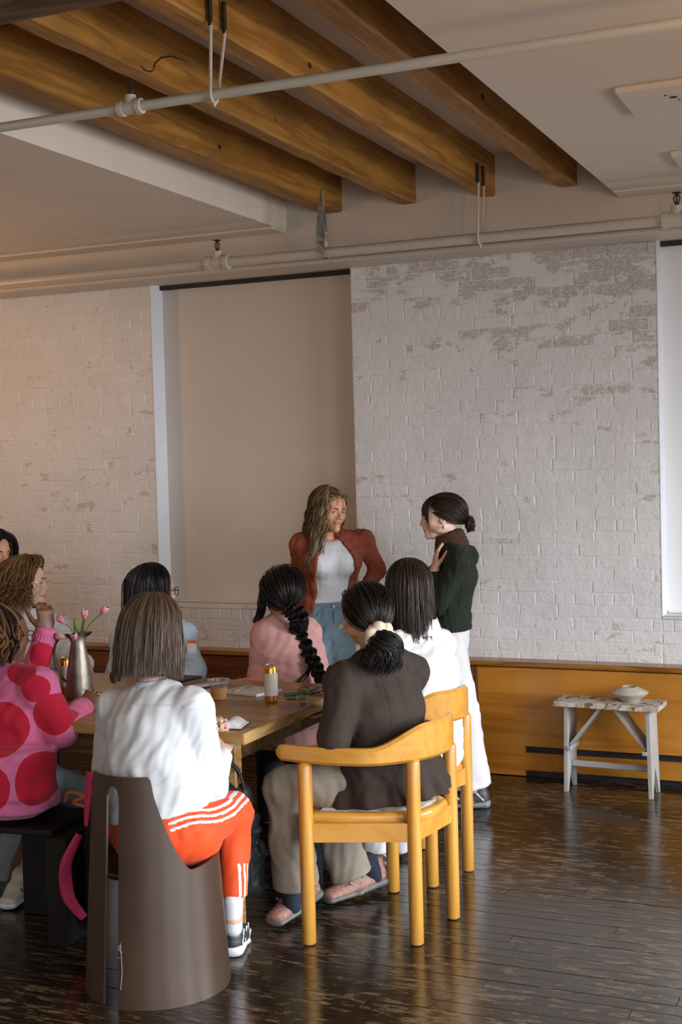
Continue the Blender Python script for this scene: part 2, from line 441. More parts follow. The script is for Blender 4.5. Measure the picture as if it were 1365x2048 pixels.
# ---- sprinkler pipes
def pipe(name, y, z, r, x0, x1, label, tees):
    mb = MB(); mb.tube([(x0, y, z), (x1, y, z)], r, 16)
    p = mb.build(name, M_pipe, smooth=True, label=label, cat='pipe')
    for tx in tees:
        mb = MB(); R = r * 1.42
        mb.tube([(tx - R * 1.9, y, z), (tx - R * 1.15, y, z)], R * 1.12, 16)
        mb.tube([(tx - R * 1.2, y, z), (tx + R * 1.2, y, z)], R * .96, 16)
        mb.tube([(tx + R * 1.15, y, z), (tx + R * 1.9, y, z)], R * 1.12, 16)
        mb.tube([(tx, y, z), (tx, y, z + R * 1.7)], R * .8, 14)
        t = mb.build('tee_fitting', M_pipe, p, True)
        mb = MB(); zt = z + R * 1.7; s = r / 0.02
        mb.tube([(tx, y, zt), (tx, y, zt + .014 * s)], .008 * s, 10)
        mb.tube([(tx - .007 * s, y, zt + .012 * s), (tx - .012 * s, y, zt + .028 * s), (tx - .004 * s, y, zt + .044 * s)], .0026 * s, 6)
        mb.tube([(tx + .007 * s, y, zt + .012 * s), (tx + .012 * s, y, zt + .028 * s), (tx + .004 * s, y, zt + .044 * s)], .0026 * s, 6)
        mb.lathe([(.004 * s, 0), (.018 * s, .003 * s), (.018 * s, .005 * s), (.003 * s, .006 * s)], (tx, y, zt + .044 * s), 12)
        mb.build('sprinkler_head', M_iron, t, True)
        mb = MB(); mb.tube([(tx, y, zt + .014 * s), (tx, y, zt + .043 * s)], .0035 * s, 8)
        mb.build('glass_bulb', M_red, t, True)
    return p
M_red = simple('red_bulb', (0.10, 0.012, 0.006), 0.2)
YP, ZP = 3.60, 2.83
pipe('sprinkler_pipe', YP, ZP, 0.0155, -5.4, 2.3, 'white sprinkler pipe crossing under the timber joists, hung in rope', [-2.262])
YP2, ZP2 = 6.27, 2.775
pipe('sprinkler_pipe', YP2, ZP2, 0.025, -9.0, 2.3, 'cream sprinkler pipe running in front of the header above the brick wall', [-3.425, -1.0])

# ---- hangers
M_rope = simple('white_cord', (0.55, 0.48, 0.40), 0.8, bmp=0.4, bscale=400)
def rope_loop(x, y, z, r, btop, xr, rr, label):
    o = empty('rope_hanger', (xr, y, btop), label=label, cat='hanger')
    mb = MB()
    for yy in (y - .045, y + .045):
        mb = MB(); mb.bbox(xr - .004, xr + .010, yy - .007, yy + .007, btop - .03, btop + .07, .003)
        mb.build('iron_bracket', M_iron, o, world=True)
    mb = MB(); pts = [(xr + .006, y - .045, btop - .02)]
    for a in range(200, 345, 24):
        pts.append((x, y + rr * math.cos(math.radians(a)), z + rr * math.sin(math.radians(a))))
    pts += [(xr + .006, y + .045, btop - .02)]
    mb.tube(pts, .0052, 8)
    mb.build('cord', M_rope, o, True, world=True)
    mb = MB(); mb.tube([(x + .002, y - .004, z - rr * .98), (x + .004, y - .006, z - rr * 1.6)], [.008, .004], 8)
    mb.build('knot', M_rope, o, True, world=True)
rope_loop(-1.962, YP, ZP, 0.0155, ZB + 0.02, -1.947, 0.024, 'white cord loop holding up the pipe under the joists')
rope_loop(-1.955, YP2, ZP2, 0.025, ZB + 0.03, -1.947, 0.034, 'white cord loop around the header pipe, nailed to the third joist')
M_galv = simple('galvanised_strap', (0.42, 0.42, 0.40), 0.3, 0.8, 0.25, 30)
so = empty('pipe_strap', (-2.80, YP2, ZB), label='creased metal strap hanging from the joist end to the header pipe', cat='strap')
mb = MB(); z0, z1 = 2.745, 3.10; n = 8; w = 0.02
for side in (-1, 1):
    pts = []
    for i in range(n + 1):
        t = i / n; z = z1 + (z0 - z1) * t; wd = 0.006 + 0.018 * min(1, t * 1.5)
        y = YP2 + side * (0.004 + 0.027 * t)
        tw = 0.35 * math.sin(t * 5 + side)
        pts.append([(-2.806 - wd * math.cos(tw), y - wd * math.sin(tw), z), (-2.806 + wd * math.cos(tw), y + wd * math.sin(tw), z)])
    vs = [p for q in pts for p in q]; vs += [(x, y + 0.002, z) for x, y, z in vs]; m = 2 * (n + 1)
    fs = []
    for i in range(n):
        a = 2 * i; fs += [(a, a + 1, a + 3, a + 2), (m + a, m + a + 2, m + a + 3, m + a + 1), (a, a + 2, m + a + 2, m + a), (a + 1, m + a + 1, m + a + 3, a + 3)]
    mb.add(vs, fs)
mb.build('strap', M_galv, so, world=True)

# ---- side walls behind and beside the camera, with window openings
def wall_with_windows(name, fixed, axis, spans, lo, hi, t=0.25, z0=0.65, z1=2.6):
    mb = MB()
    def bx(a, b_, za, zb):
        if axis == 'X': mb.box(fixed, fixed + t, a, b_, za, zb)
        else: mb.box(a, b_, fixed - t, fixed, za, zb)
    c = lo
    for a, b_ in spans:
        bx(c, a, 0, ZC); bx(a, b_, 0, z0); bx(a, b_, z1, ZC); c = b_
    bx(c, hi, 0, ZC)
    mb.build(name, M_white, kind='structure')
wall_with_windows('wall_right', 2.4, 'X', [(-0.7, 1.1), (1.8, 3.6), (4.3, 6.1)], -2.6, 7.2)
wall_with_windows('wall_front', -2.6, 'Y', [(-3.7, -0.9)], -9.0, 2.65)
MB().box(-9.2, -9.0, -2.85, 7.2, 0, ZC).build('wall_left', M_white, kind='structure')

# ---- floor
def floor_mat(name):
    m, nt, b = new_mat(name)
    v = coords(nt, 'World', (1.0, 3.4, 1.0))
    oi = nd(nt, 'ShaderNodeObjectInfo')
    off = nd(nt, 'ShaderNodeVectorMath', operation='ADD'); nt.links.new(v, off.inputs[0])
    cmb = nd(nt, 'ShaderNodeCombineXYZ'); nt.links.new(mth(nt, 'MULTIPLY', oi.outputs['Random'], 3.0), cmb.inputs[2]); nt.links.new(cmb.outputs[0], off.inputs[1])
    vv = off.outputs[0]
    n1 = noise(nt, vv, 9, 7, 0.72, 0.3)
    n0 = noise(nt, coords(nt, 'World', (0.9, 1.4, 1)), 1.1, 3)
    n2 = noise(nt, coords(nt, 'World', (3, 60, 1)), 2, 4)
    t = mth(nt, 'ADD', n1, mth(nt, 'MULTIPLY', n0, 0.30))
    paint = ramp(nt, [(0.3, (0.010, 0.006, 0.003)), (0.7, (0.026, 0.016, 0.008))]); nt.links.new(n2, paint.inputs[0])
    worn = ramp(nt, [(0.705, g(0)), (0.720, g(0.75)), (0.745, g(0.30)), (0.80, g(0.85))]); nt.links.new(t, worn.inputs[0])
    col = mixc(nt, worn.outputs[0], paint.outputs[0], (0.15, 0.105, 0.058))
    nt.links.new(col, b.inputs['Base Color'])
    rr = ramp(nt, [(0.3, g(0.06)), (0.6, g(0.13)), (0.72, g(0.20)), (0.8, g(0.40))]); nt.links.new(t, rr.inputs[0])
    nt.links.new(rr.outputs[0], b.inputs['Roughness'])
    b.inputs['Specular IOR Level'].default_value = 0.9
    h = mth(nt, 'ADD', mth(nt, 'MULTIPLY', n1, 0.5), mth(nt, 'MULTIPLY', noise(nt, coords(nt, 'World', (1, 5, 1)), 7, 2), 0.8))
    bump(nt, b, h, 0.10, 0.010)
    return m
M_floor = floor_mat('worn_dark_boards')
PW = 0.068
mb = MB(); mb.box(-9.0, 2.4, -2.6, YW + 0.3, -0.06, -0.008)
floor = mb.build('floor', M_black, kind='structure')
rnd = random.Random(5); plank_cache = {}
rest = MB(); nplank = 0
rows = int((YW - 2.35) / PW)
for i in range(rows):
    y = YW - (i + 1) * PW
    # stretch of the row that the photograph shows
    xa, xb = -0.78 * y - 0.45, -0.10 * y + 0.35
    x = -5.9 + rnd.uniform(0, 0.9)
    rest.box(-9.0, x - .0006, y + .0007, y + PW - .0007, -0.008, 0.0)
    while x < 0.9:
        L = rnd.choice((1.4, 1.7, 2.1, 2.4))
        if x + L > xa and x < xb and nplank < 298:
            if L not in plank_cache:
                p = MB(); p.bbox(-L / 2 + .0006, L / 2 - .0006, -PW / 2 + .0006, PW / 2 - .0006, -0.012, 0, .0012)
                plank_cache[L] = p.mesh('plank', M_floor)
            link('plank', plank_cache[L], floor, loc=(x + L / 2, y + PW / 2, rnd.uniform(-.0006, .0006)), rot=(rnd.uniform(-.004, .004), 0, 0)); nplank += 1
        else:
            rest.box(x + .0006, x + L - .0006, y + .0007, y + PW - .0007, -0.008, 0.0)
        x += L
    rest.box(x, 2.4, y + .0007, y + PW - .0007, -0.008, 0.0)
for j in range(60):
    y = YW - (rows + j + 1) * PW
    rest.box(-9.0, 2.4, y + .0007, y + PW - .0007, -0.008, 0.0)
rest.box(-9.0, 2.4, -2.6, YW - (rows + 60) * PW, -0.008, 0)
rest.build('planks_beyond', M_floor, floor, kind='stuff')

# ---- long wooden bench box along the wall
YB = 6.70
bench = empty('radiator_bench', (-2.0, YB, 0), label='long honey-coloured wooden bench box running along the brick wall', cat='bench')
mb = MB(); mb.bbox(-6.0, 1.6, YB - 0.014, YW - 0.008, 0.583, 0.611, 0.004); mb.build('bench_top', M_bench_edge, bench, world=True)
def front_panel(x0, x1, slot=None, mat=None):
    mb = MB(); z0, z1 = 0.004, 0.578
    if slot is None: mb.bbox(x0, x1, YB, YB + 0.02, z0, z1, .002)
    else:
        s = slot
        mb.box(x0, s, YB, YB + 0.02, z0, z1); mb.box(s, x1, YB, YB + 0.02, 0.163, z1); mb.box(s, x1, YB, YB + 0.02, 0.035, 0.127)
    mb.build('front_panel', mat or M_bench, bench, world=True)
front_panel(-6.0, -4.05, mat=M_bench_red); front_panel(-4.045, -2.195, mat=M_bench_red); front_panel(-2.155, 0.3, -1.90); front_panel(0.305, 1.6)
mb = MB(); mb.bbox(-2.192, -2.158, YB - 0.006, YB + 0.02, 0.028, 0.578, .002); mb.build('batten', M_batten, bench, world=True)
mb = MB(); mb.bbox(-4.06, -4.04, YB - 0.003, YB + 0.02, 0.028, 0.578, .001); mb.build('batten', M_batten, bench, world=True)
mb = MB(); mb.box(-6.0, 1.6, YB + 0.03, YW - 0.01, 0.0, 0.58); mb.build('carcass', M_black, bench, world=True)
# ================================================================ FURNITURE
M_pine = wood('honey_pine', (0.44, 0.185, 0.024), (0.56, 0.265, 0.042), (0.63, 0.33, 0.065), 'Z', 0.28, 1.6, 0.05, 12, 0.55, rings=4, blotch=.93)
M_pine_y = wood('honey_pine_band', (0.50, 0.225, 0.032), (0.56, 0.265, 0.042), (0.61, 0.31, 0.058), 'X', 0.26, 1.2, 0.05, 13, 0.55, rings=2, blotch=.93)
M_glide = simple('black_glide', (0.02, 0.02, 0.02), 0.5)
M_cush = simple('grey_seat_pad', (0.34, 0.31, 0.28), 0.8, bmp=0.3, bscale=300)
M_oak = wood('table_oak', (0.20, 0.095, 0.022), (0.36, 0.19, 0.055), (0.46, 0.265, 0.09), 'X', 0.33, 1.1, 0.06, 10, 0.5, 'World', 4.0)
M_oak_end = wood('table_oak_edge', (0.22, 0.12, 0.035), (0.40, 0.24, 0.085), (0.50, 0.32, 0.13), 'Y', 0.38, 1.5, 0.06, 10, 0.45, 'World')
M_oak_dark = wood('table_apron_wood', (0.07, 0.035, 0.010), (0.14, 0.075, 0.022), (0.18, 0.10, 0.035), 'X', 0.45, 1.3, 0.06, 10, 0.4, 'World')

def catmull(P, n=8, closed=False):
    P = [Vector(p) for p in P]; out = []
    m = len(P)
    for i in range(m - 1):
        p0 = P[max(i - 1, 0)]; p1 = P[i]; p2 = P[i + 1]; p3 = P[min(i + 2, m - 1)]
        for k in range(n):
            t = k / n
            out.append(0.5 * ((2 * p1) + (p2 - p0) * t + (2 * p0 - 5 * p1 + 4 * p2 - p3) * t * t + (3 * p1 - p0 - 3 * p2 + p3) * t ** 3))
    out.append(P[-1]); return out

def pine_chair(loc, rz, label, wf=1.0):
    o = empty('pine_armchair', (loc[0], loc[1], 0), rz, label=label, cat='chair', group='honey pine armchairs')
    posts = [(0.17, 0.312 * wf, 0.645), (0.17, -0.312 * wf, 0.645), (-0.17, 0.146 * wf, 0.655), (-0.17, -0.146 * wf, 0.655)]
    for x, y, h in posts:
        r = 0.0255
        mb = MB(); mb.lathe([(r - .003, 0.0), (r, 0.004), (r, h - .018), (r * .86, h - .007), (r * .5, h - .001), (0.0, h)], (0, 0, 0), 20)
        lg = mb.build('leg', M_pine, o, True, loc=(x, y, 0.004))
        MB().lathe([(0.020, 0), (0.022, 0.004)], (0, 0, 0), 16).build('glide', M_glide, lg, True, loc=(0, 0, -0.004))
    # aprons
    def rail(a, b_, z0, z1, t=.024):
        A = Vector((a[0], a[1], 0)); B = Vector((b_[0], b_[1], 0)); d = (B - A).normalized(); nrm = Vector((-d.y, d.x, 0)) * (t / 2)
        mb = MB(); c = [A - nrm, B - nrm, B + nrm, A + nrm]
        mb.quadbox([(p.x, p.y, z0) for p in c] + [(p.x, p.y, z1) for p in c])
        mb.build('seat_rail', M_pine_y, o)
    p = posts
    for i, j in ((0, 1), (0, 2), (1, 3), (2, 3)):
        rail(p[i], p[j], 0.365, 0.431)
    # seat: rounded trapezoid slab with a soft edge
    outline = [(0.205, 0.285), (0.20, 0.29), (0.10, 0.262), (-0.06, 0.185), (-0.16, 0.118), (-0.185, 0.09), (-0.20, 0.0)]
    outline = outline + [(x, -y) for x, y in outline[::-1][1:]]
    outline = [(x, y * wf) for x, y in outline]
    mb = MB(); vs = []; n = len(outline)
    prof = [(0.0, 0.425, .985), (1, 0.432, 1.0), (1, 0.448, 1.0), (1, 0.457, .975), (1, 0.461, .93), (1, 0.453, .70)]
    for _, z, s in prof:
        for x, y in outline: vs.append((x * s, y * s, z))
    fs = []
    for i in range(len(prof) - 1):
        for j in range(n): fs.append((i * n + j, (i + 1) * n + j, (i + 1) * n + (j + 1) % n, i * n + (j + 1) % n))
    fs.append(tuple(range(n))); fs.append(tuple((len(prof) - 1) * n + j for j in range(n))[::-1])
    mb.add(vs, fs); mb.build('seat', M_pine_y, o, True)
    mb = MB(); vs = []; prof = [(0.4535, .80), (0.458, .80), (0.466, .77), (0.468, .70)]
    for z, s in prof:
        for x, y in outline: vs.append((x * s - 0.0, y * s, z))
    fs = []
    for i in range(len(prof) - 1):
        for j in range(n): fs.append((i * n + j, (i + 1) * n + j, (i + 1) * n + (j + 1) % n, i * n + (j + 1) % n))
    fs.append(tuple(range(n))); fs.append(tuple((len(prof) - 1) * n + j for j in range(n))[::-1])
    mb.add(vs, fs); mb.build('seat_pad', M_cush, o, True)
    # bent arm and back band in one sweep
    half = [(0.275, 0.318), (0.17, 0.316), (0.05, 0.297), (-0.05, 0.262), (-0.12, 0.205), (-0.175, 0.14), (-0.205, 0.07), (-0.215, 0.0)]
    path = half + [(x, -y) for x, y in half[::-1][1:]]; path = [(x, y * wf) for x, y in path]
    P = catmull([(x, y, 0) for x, y in path], 5); m = len(P)
    # arc length
    L = [0.0]
    for i in range(1, m): L.append(L[-1] + (P[i] - P[i - 1]).length)
    mb = MB(); vs = []; tot = L[-1]
    for i in range(m):
        s = min(L[i], tot - L[i]) / (tot / 2)      # 0 tip .. 1 centre of back
        k = max(0.0, min(1.0, (s - 0.52) / 0.34)); k = k * k * (3 - 2 * k)
        zb = 0.648 - 0.004 * math.sin(s * 3.1); zt = 0.704 + 0.072 * k
        w = 0.042 * (1 - k) + 0.026 * k
        if i == 0 or i == m - 1: zb += .008; zt -= .008; w *= .7
        if i == 0: T = P[1] - P[0]
        elif i == m - 1: T = P[-1] - P[-2]
        else: T = P[i + 1] - P[i - 1]
        T.normalize(); nr = Vector((-T.y, T.x, 0)); c = .011
        hw = w / 2
        sec = [(-hw + c, zb), (hw - c, zb), (hw, zb + c), (hw, zt - c), (hw - c, zt), (-hw + c, zt), (-hw, zt - c), (-hw, zb + c)]
        for u_, z in sec: vs.append((P[i].x + nr.x * u_, P[i].y + nr.y * u_, z))
    fs = []
    for i in range(m - 1):
        for j in range(8): fs.append((i * 8 + j, i * 8 + (j + 1) % 8, (i + 1) * 8 + (j + 1) % 8, (i + 1) * 8 + j))
    fs.append(tuple(range(8))[::-1]); fs.append(tuple((m - 1) * 8 + j for j in range(8)))
    mb.add(vs, fs); band = mb.build('arm_and_back_band', M_pine_y, o, True)
    return o
A1 = math.atan2(.123, -.992); A2 = math.atan2(.242, -.970)
pine_chair((-1.76, 4.413), A1, 'honey pine armchair under the woman in the dark brown blazer')
pine_chair((-1.893, 5.020), math.radians(163), 'honey pine armchair under the long-haired woman in the white shirt', .84)

# ---- brown moulded tub chairs
def shell_mat():
    m, nt, b = new_mat('brown_moulded_plastic')
    v = coords(nt); n1 = noise(nt, v, 3, 3)
    r = ramp(nt, [(0.3, (0.042, 0.023, 0.015)), (0.7, (0.060, 0.034, 0.022))]); nt.links.new(n1, r.inputs[0])
    sc = noise(nt, coords(nt, 'Object', (6, 6, 9)), 2.6, 3, 0.5, 0.0)
    sp = ramp(nt, [(0.735, g(0)), (0.75, g(0.5)), (1, g(.6))]); nt.links.new(sc, sp.inputs[0])
    fine = noise(nt, coords(nt, 'Object', (40, 40, 12)), 4, 2)
    fr = ramp(nt, [(0.80, g(0)), (0.83, g(0.5))]); nt.links.new(fine, fr.inputs[0])
    col = mixc(nt, sp.outputs[0], r.outputs[0], (0.24, 0.17, 0.14))
    col = mixc(nt, fr.outputs[0], col, (0.32, 0.26, 0.22))
    nt.links.new(col, b.inputs['Base Color'])
    b.inputs['Roughness'].default_value = 0.40; b.inputs['Specular IOR Level'].default_value = 0.5
    bump(nt, b, noise(nt, v, 6, 2), 0.08, 0.01)
    return m
M_shell = shell_mat()
M_mark = simple('pale_scratch', (0.45, 0.40, 0.36), 0.7)
def tub_chair(loc, rz, label, scratch=False):
    """faces local +y; back at -y"""
    o = empty('tub_chair', (loc[0], loc[1], 0), rz, label=label, cat='chair', group=None)
    def height(p):
        a = abs(p)
        if a < 36: return 0.722
        if a < 74:
            t = (a - 36) / 38; t0 = 1 - t
            return 0.415 + 0.307 * (t0 ** 1.6) * (1 if a > 41 else 1) - (0.0)
        if a < 110: return 0.415 + 0.012 * ((a - 74) / 36)
        return 0.427
    def rad(z): return 0.238 - 0.046 * (z / 0.72)
    t = 0.009
    mb = MB()
    angs = [a for a in np.arange(7.2, 142.1, 2.6)]
    nz = 18
    def wall(sign):
        vs = []; fs = []
        for a in angs:
            H = height(a)
            if 36 <= a < 40: H = 0.722 - 0.03 * ((a - 36) / 4) ** 2
            for k in range(nz + 1):
                z = H * k / nz
                for rr in (rad(z), rad(z) - t):
                    an = math.radians(-90 + sign * a)
                    vs.append((rr * math.cos(an), rr * math.sin(an), z))
        w = 2 * (nz + 1); n = len(angs)
        for i in range(n - 1):
            for k in range(nz):
                a0 = i * w + 2 * k; b0 = (i + 1) * w + 2 * k
                q = (a0, b0, b0 + 2, a0 + 2); q2 = (a0 + 1, a0 + 3, b0 + 3, b0 + 1)
                fs += [q, q2] if sign > 0 else [q[::-1], q2[::-1]]
            a0 = i * w + 2 * nz; b0 = (i + 1) * w + 2 * nz
            q = (a0, b0, b0 + 1, a0 + 1); fs.append(q if sign > 0 else q[::-1])
            a0 = i * w; b0 = (i + 1) * w
            q = (a0, a0 + 1, b0 + 1, b0); fs.append(q if sign > 0 else q[::-1])
        for i in (0, n - 1):
            for k in range(nz):
                a0 = i * w + 2 * k; q = (a0, a0 + 2, a0 + 3, a0 + 1)
                fs.append(q if (i == 0) == (sign > 0) else q[::-1])
        mb.add(vs, fs)
    wall(1); wall(-1)
    # bridge over the slot, rounded underneath
    vs = []; fs = []; aa = np.linspace(-7.2, 7.2, 9)
    for a in aa:
        zb = 0.660 + 0.030 * math.sqrt(max(0, 1 - (a / 7.2) ** 2))
        for z in (zb, 0.722):
            for rr in (rad(z), rad(z) - t):
                an = math.radians(-90 + a); vs.append((rr * math.cos(an), rr * math.sin(an), z))
    for i in range(8):
        a0 = i * 4; b0 = a0 + 4
        fs += [(a0, b0, b0 + 2, a0 + 2), (a0 + 1, a0 + 3, b0 + 3, b0 + 1), (a0 + 2, b0 + 2, b0 + 3, a0 + 3), (a0, a0 + 1, b0 + 1, b0)]
    mb.add(vs, fs)
    mb.build('shell', M_shell, o, True)
    mb = MB(); mb.lathe([(0.0, 0.392), (0.10, 0.388), (0.19, 0.398), (rad(.41) - .010, 0.412), (rad(.41) - .010, 0.405), (0.18, 0.385), (0.0, 0.378)], (0, 0, 0), 40)
    mb.build('seat', M_shell, o, True)
    if scratch:
        mb = MB()
        def stroke(pts, w=.0009):
            P = []
            for a, z in pts:
                an = math.radians(-90 + a); rr = rad(z) + .0006; P.append((rr * math.cos(an), rr * math.sin(an), z))
            mb.tube(P, w, 5)
        stroke([(9.5, .20), (10.2, .165), (11, .12), (10.2, .08), (9.7, .06)]); stroke([(6.5, .185), (8.5, .182), (11, .175)], .0008); stroke([(7.5, .196), (8.5, .186), (9.4, .205)], .0008); stroke([(7, .158), (9.6, .160)], .0006)
        mb.build('scratch', M_mark, o)
    return o
tub_chair((-2.30, 3.66), math.radians(-8), 'brown moulded tub chair with a back slot, white scratches low on it', True)

# ---- oak table
TX0, TX1, TY0, TY1, TZ = -4.75, -2.15, 4.005, 5.01, 0.76
table = empty('dining_table', (-3.4, 4.5, 0), label='long oak table with a plank top between the seated people', cat='table')
npl = 7; w = (TY1 - TY0) / npl
for i in range(npl):
    mb = MB(); mb.bbox(TX0, TX1, TY0 + i * w + .0004, TY0 + (i + 1) * w - .0004, TZ - .038, TZ, .0012)
    mb.build('plank', M_oak, table, world=True)
mb = MB(); mb.bbox(TX1, TX1 + .012, TY0, TY1, TZ - .040, TZ + .0002, .002); mb.build('end_board', M_oak_end, table, world=True)
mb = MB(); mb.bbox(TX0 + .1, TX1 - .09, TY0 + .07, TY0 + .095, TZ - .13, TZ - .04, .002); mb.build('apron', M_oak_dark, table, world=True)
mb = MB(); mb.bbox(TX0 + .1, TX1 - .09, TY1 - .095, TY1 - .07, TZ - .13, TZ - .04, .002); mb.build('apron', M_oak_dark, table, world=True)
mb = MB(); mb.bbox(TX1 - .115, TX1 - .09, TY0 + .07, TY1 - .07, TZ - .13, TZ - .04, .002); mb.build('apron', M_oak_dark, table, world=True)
for x in (TX0 + .1, TX1 - .115):
    for y in (TY0 + .075, TY1 - .115):
        mb = MB(); mb.bbox(x, x + .048, y, y + .048, 0, TZ - .04, .003); mb.build('leg', M_oak_end, table, world=True)

# ---- old painted stool with a ceramic vase
def old_paint(name, base, bare, thr):
    m, nt, b = new_mat(name); v = coords(nt, 'World', (10, 10, 10))
    f = noise(nt, v, 2.5, 6, 0.7)
    r = ramp(nt, [(thr, g(0)), (thr + .05, g(1))]); nt.links.new(f, r.inputs[0])
    big = noise(nt, coords(nt, 'World'), 9, 3); rb = ramp(nt, [(.3, tuple(c * .8 for c in base)), (.7, base)]); nt.links.new(big, rb.inputs[0])
    nt.links.new(mixc(nt, r.outputs[0], rb.outputs[0], bare), b.inputs['Base Color']); b.inputs['Roughness'].default_value = 0.65
    bump(nt, b, f, 0.4, .006); return m
M_greypaint = old_paint('grey_stool_paint', (0.40, 0.385, 0.36), (0.20, 0.11, 0.05), .66)
M_stooltop = old_paint('peeling_stool_top', (0.50, 0.45, 0.38), (0.17, 0.085, 0.04), .52)
st = empty('stool', (-1.41, 6.53, 0), math.radians(-3), label='old grey painted wooden stool with peeling top by the bench', cat='stool')
# top plank in uneven slab
mb = MB(); rnd = random.Random(2); n = 14
vs = []; fs = []
for i in range(n + 1):
    x = -0.262 + 0.524 * i / n
    y0_, y1_ = -0.105 + rnd.uniform(-.004, .004), 0.10 + rnd.uniform(-.003, .003)
    for (y, z) in ((y0_, .434), (y0_ + .002, .455), (y0_ + .01, .459), (y1_, .459), (y1_, .434)):
        vs.append((x + rnd.uniform(-.001, .001), y, z + rnd.uniform(-.0015, .0015)))
for i in range(n):
    for j in range(5): fs.append((i * 5 + j, (i + 1) * 5 + j, (i + 1) * 5 + (j + 1) % 5, i * 5 + (j + 1) % 5))
fs.append((0, 1, 2, 3, 4)); fs.append(tuple(n * 5 + j for j in range(5))[::-1]); mb.add(vs, fs)
mb.build('stool_top', M_stooltop, st)
def notched(x, lean):
    """end board with a V cut at its foot"""
    t = .018; out = [(-.078, .434), (.078, .434), (.084, 0.0), (.062, 0.0), (.004, .135), (-.004, .135), (-.056, 0.0), (-.084, 0.0)]
    vs = [(x + lean * (0.434 - z) / 0.434 + s * t / 2, y, z) for s in (-1, 1) for y, z in out]; k = len(out)
    quads = [(0, 1, 4, 5), (1, 2, 3, 4), (0, 5, 6, 7)]
    fs = [tuple(q) for q in quads] + [tuple(i + k for i in q[::-1]) for q in quads]
    fs += [(i, i + k, (i + 1) % k + k, (i + 1) % k) for i in range(k)]
    return MB().add(vs, fs).build('end_board', M_greypaint, st)
notched(-.205, -.006); notched(.205, .012)
for s in (-1, 1):
    mb = MB(); a = Vector((s * .19, 0, .235)); b_ = Vector((s * .035, 0, .43)); d = (b_ - a).normalized(); nr = Vector((-d.z, 0, d.x)) * .007
    c = [a - nr, b_ - nr, b_ + nr, a + nr]
    mb.quadbox([(p.x, -.06, p.z) for p in c] + [(p.x, .06, p.z) for p in c]); mb.build('diagonal_brace', M_greypaint, st)
    mb = MB(); mb.bbox(s * .19 - .011, s * .19 + .011, -.09, .06, .212, .232, .002); mb.build('cross_peg', M_greypaint, st)
mb = MB(); mb.bbox(-.2, .205, -.012, .012, .115, .145, .004); mb.build('stretcher', M_greypaint, st)
M_ceramic = simple('stoneware_glaze', (0.42, 0.37, 0.31), 0.35, var=0.12, nscale=25)
mb = MB(); mb.lathe([(.046, 0), (.050, .006), (.060, .014), (.090, .036), (.0935, .041), (.088, .046), (.050, .066), (.040, .070), (.036, .0715), (.031, .068), (.034, .060), (.078, .040), (.05, .018), (0, .012)], (0, 0, 0), 40)
mb.build('ceramic_vase', M_ceramic, smooth=True, loc=(-1.315, 6.555, .4605), label='flat grey ceramic vase with a small round mouth on the old stool', cat='vase')

# ================================================================ ON THE TABLE
M_paper = simple('white_paper', (0.72, 0.71, 0.72), 0.7, var=.02)
M_metal = simple('aged_pewter', (0.24, 0.205, 0.165), 0.42, 0.85, 0.4, 14, 0.1, 60)
M_metald = simple('dark_pewter', (0.06, 0.05, 0.04), 0.35, 0.7, 0.2, 20)
pit = empty('pitcher', (-3.115, 4.43, TZ), math.radians(25), label='tall pewter pitcher vase holding the pink tulips', cat='pitcher')
prof = [(.050, 0), (.054, .003), (.055, .012), (.056, .03), (.050, .10), (.040, .165), (.031, .215), (.028, .235), (.030, .25), (.037, .262)]
inner = [(r - .003, z) for r, z in prof[::-1]]
mb = MB(); mb.lathe(prof + [(.0355, .263)] + inner[1:-2] + [(0.0, .01)], (0, 0, 0), 36)
v2 = []
for x, y, z in mb.v:
    k = max(0, (z - .22) / .04)
    if x > 0: x = x * (1 + .55 * k * (x / .035) ** 2)
    v2.append((x, y, z + (.010 * k if x > .02 else 0)))
mb.v = v2
mb.build('body', M_metal, pit, True)
mb = MB(); mb.tube(catmull([(-.028, 0, .245), (-.045, 0, .262), (-.085, 0, .235), (-.098, 0, .18), (-.088, 0, .13), (-.066, 0, .085), (-.050, 0, .07)], 6), .0048, 8)
mb.build('handle', M_metald, pit, True)
M_petal = None
def petal_mat():
    m, nt, b = new_mat('tulip_petal'); v = coords(nt, 'Generated'); sp = nd(nt, 'ShaderNodeSeparateXYZ'); nt.links.new(v, sp.inputs[0])
    f = mth(nt, 'ADD', sp.outputs['Z'], mth(nt, 'MULTIPLY', noise(nt, coords(nt, 'Object', (80, 80, 15)), 3, 2), .4))
    r = ramp(nt, [(.2, (.72, .55, .42)), (.5, (.62, .20, .27)), (1.1, (.66, .30, .36))]); nt.links.new(f, r.inputs[0])
    nt.links.new(r.outputs[0], b.inputs['Base Color']); b.inputs['Roughness'].default_value = .5
    b.inputs['Subsurface Weight'].default_value = .15; b.inputs['Subsurface Radius'].default_value = (.01, .004, .004); return m
M_petal = petal_mat()
M_petal_pale = simple('pale_petal', (.52, .42, .36), .5)
M_green = simple('tulip_green', (.16, .24, .06), .45, var=.3, nscale=40)
M_dead = simple('withered_leaf', (.05, .04, .025), .6)
def petal_sheet(L, W, bend, n=7, m=5):
    vs = []; fs = []
    for i in range(n + 1):
        t = i / n; w = W * math.sin(math.pi * min(1, t * .93 + .05)) ** .7; z = L * t
        out = bend * math.sin(math.pi * (t * .82)) 
        for j in range(m + 1):
            s = (j / m - .5) * 2; vs.append((out - .35 * w * s * s, w * s * .5, z))
    for i in range(n):
        for j in range(m): a = i * (m + 1) + j; fs.append((a, a + 1, a + m + 2, a + m + 1))
    return vs, fs
def solid(o, t):
    md = o.modifiers.new('thickness', 'SOLIDIFY'); md.thickness = t; return o
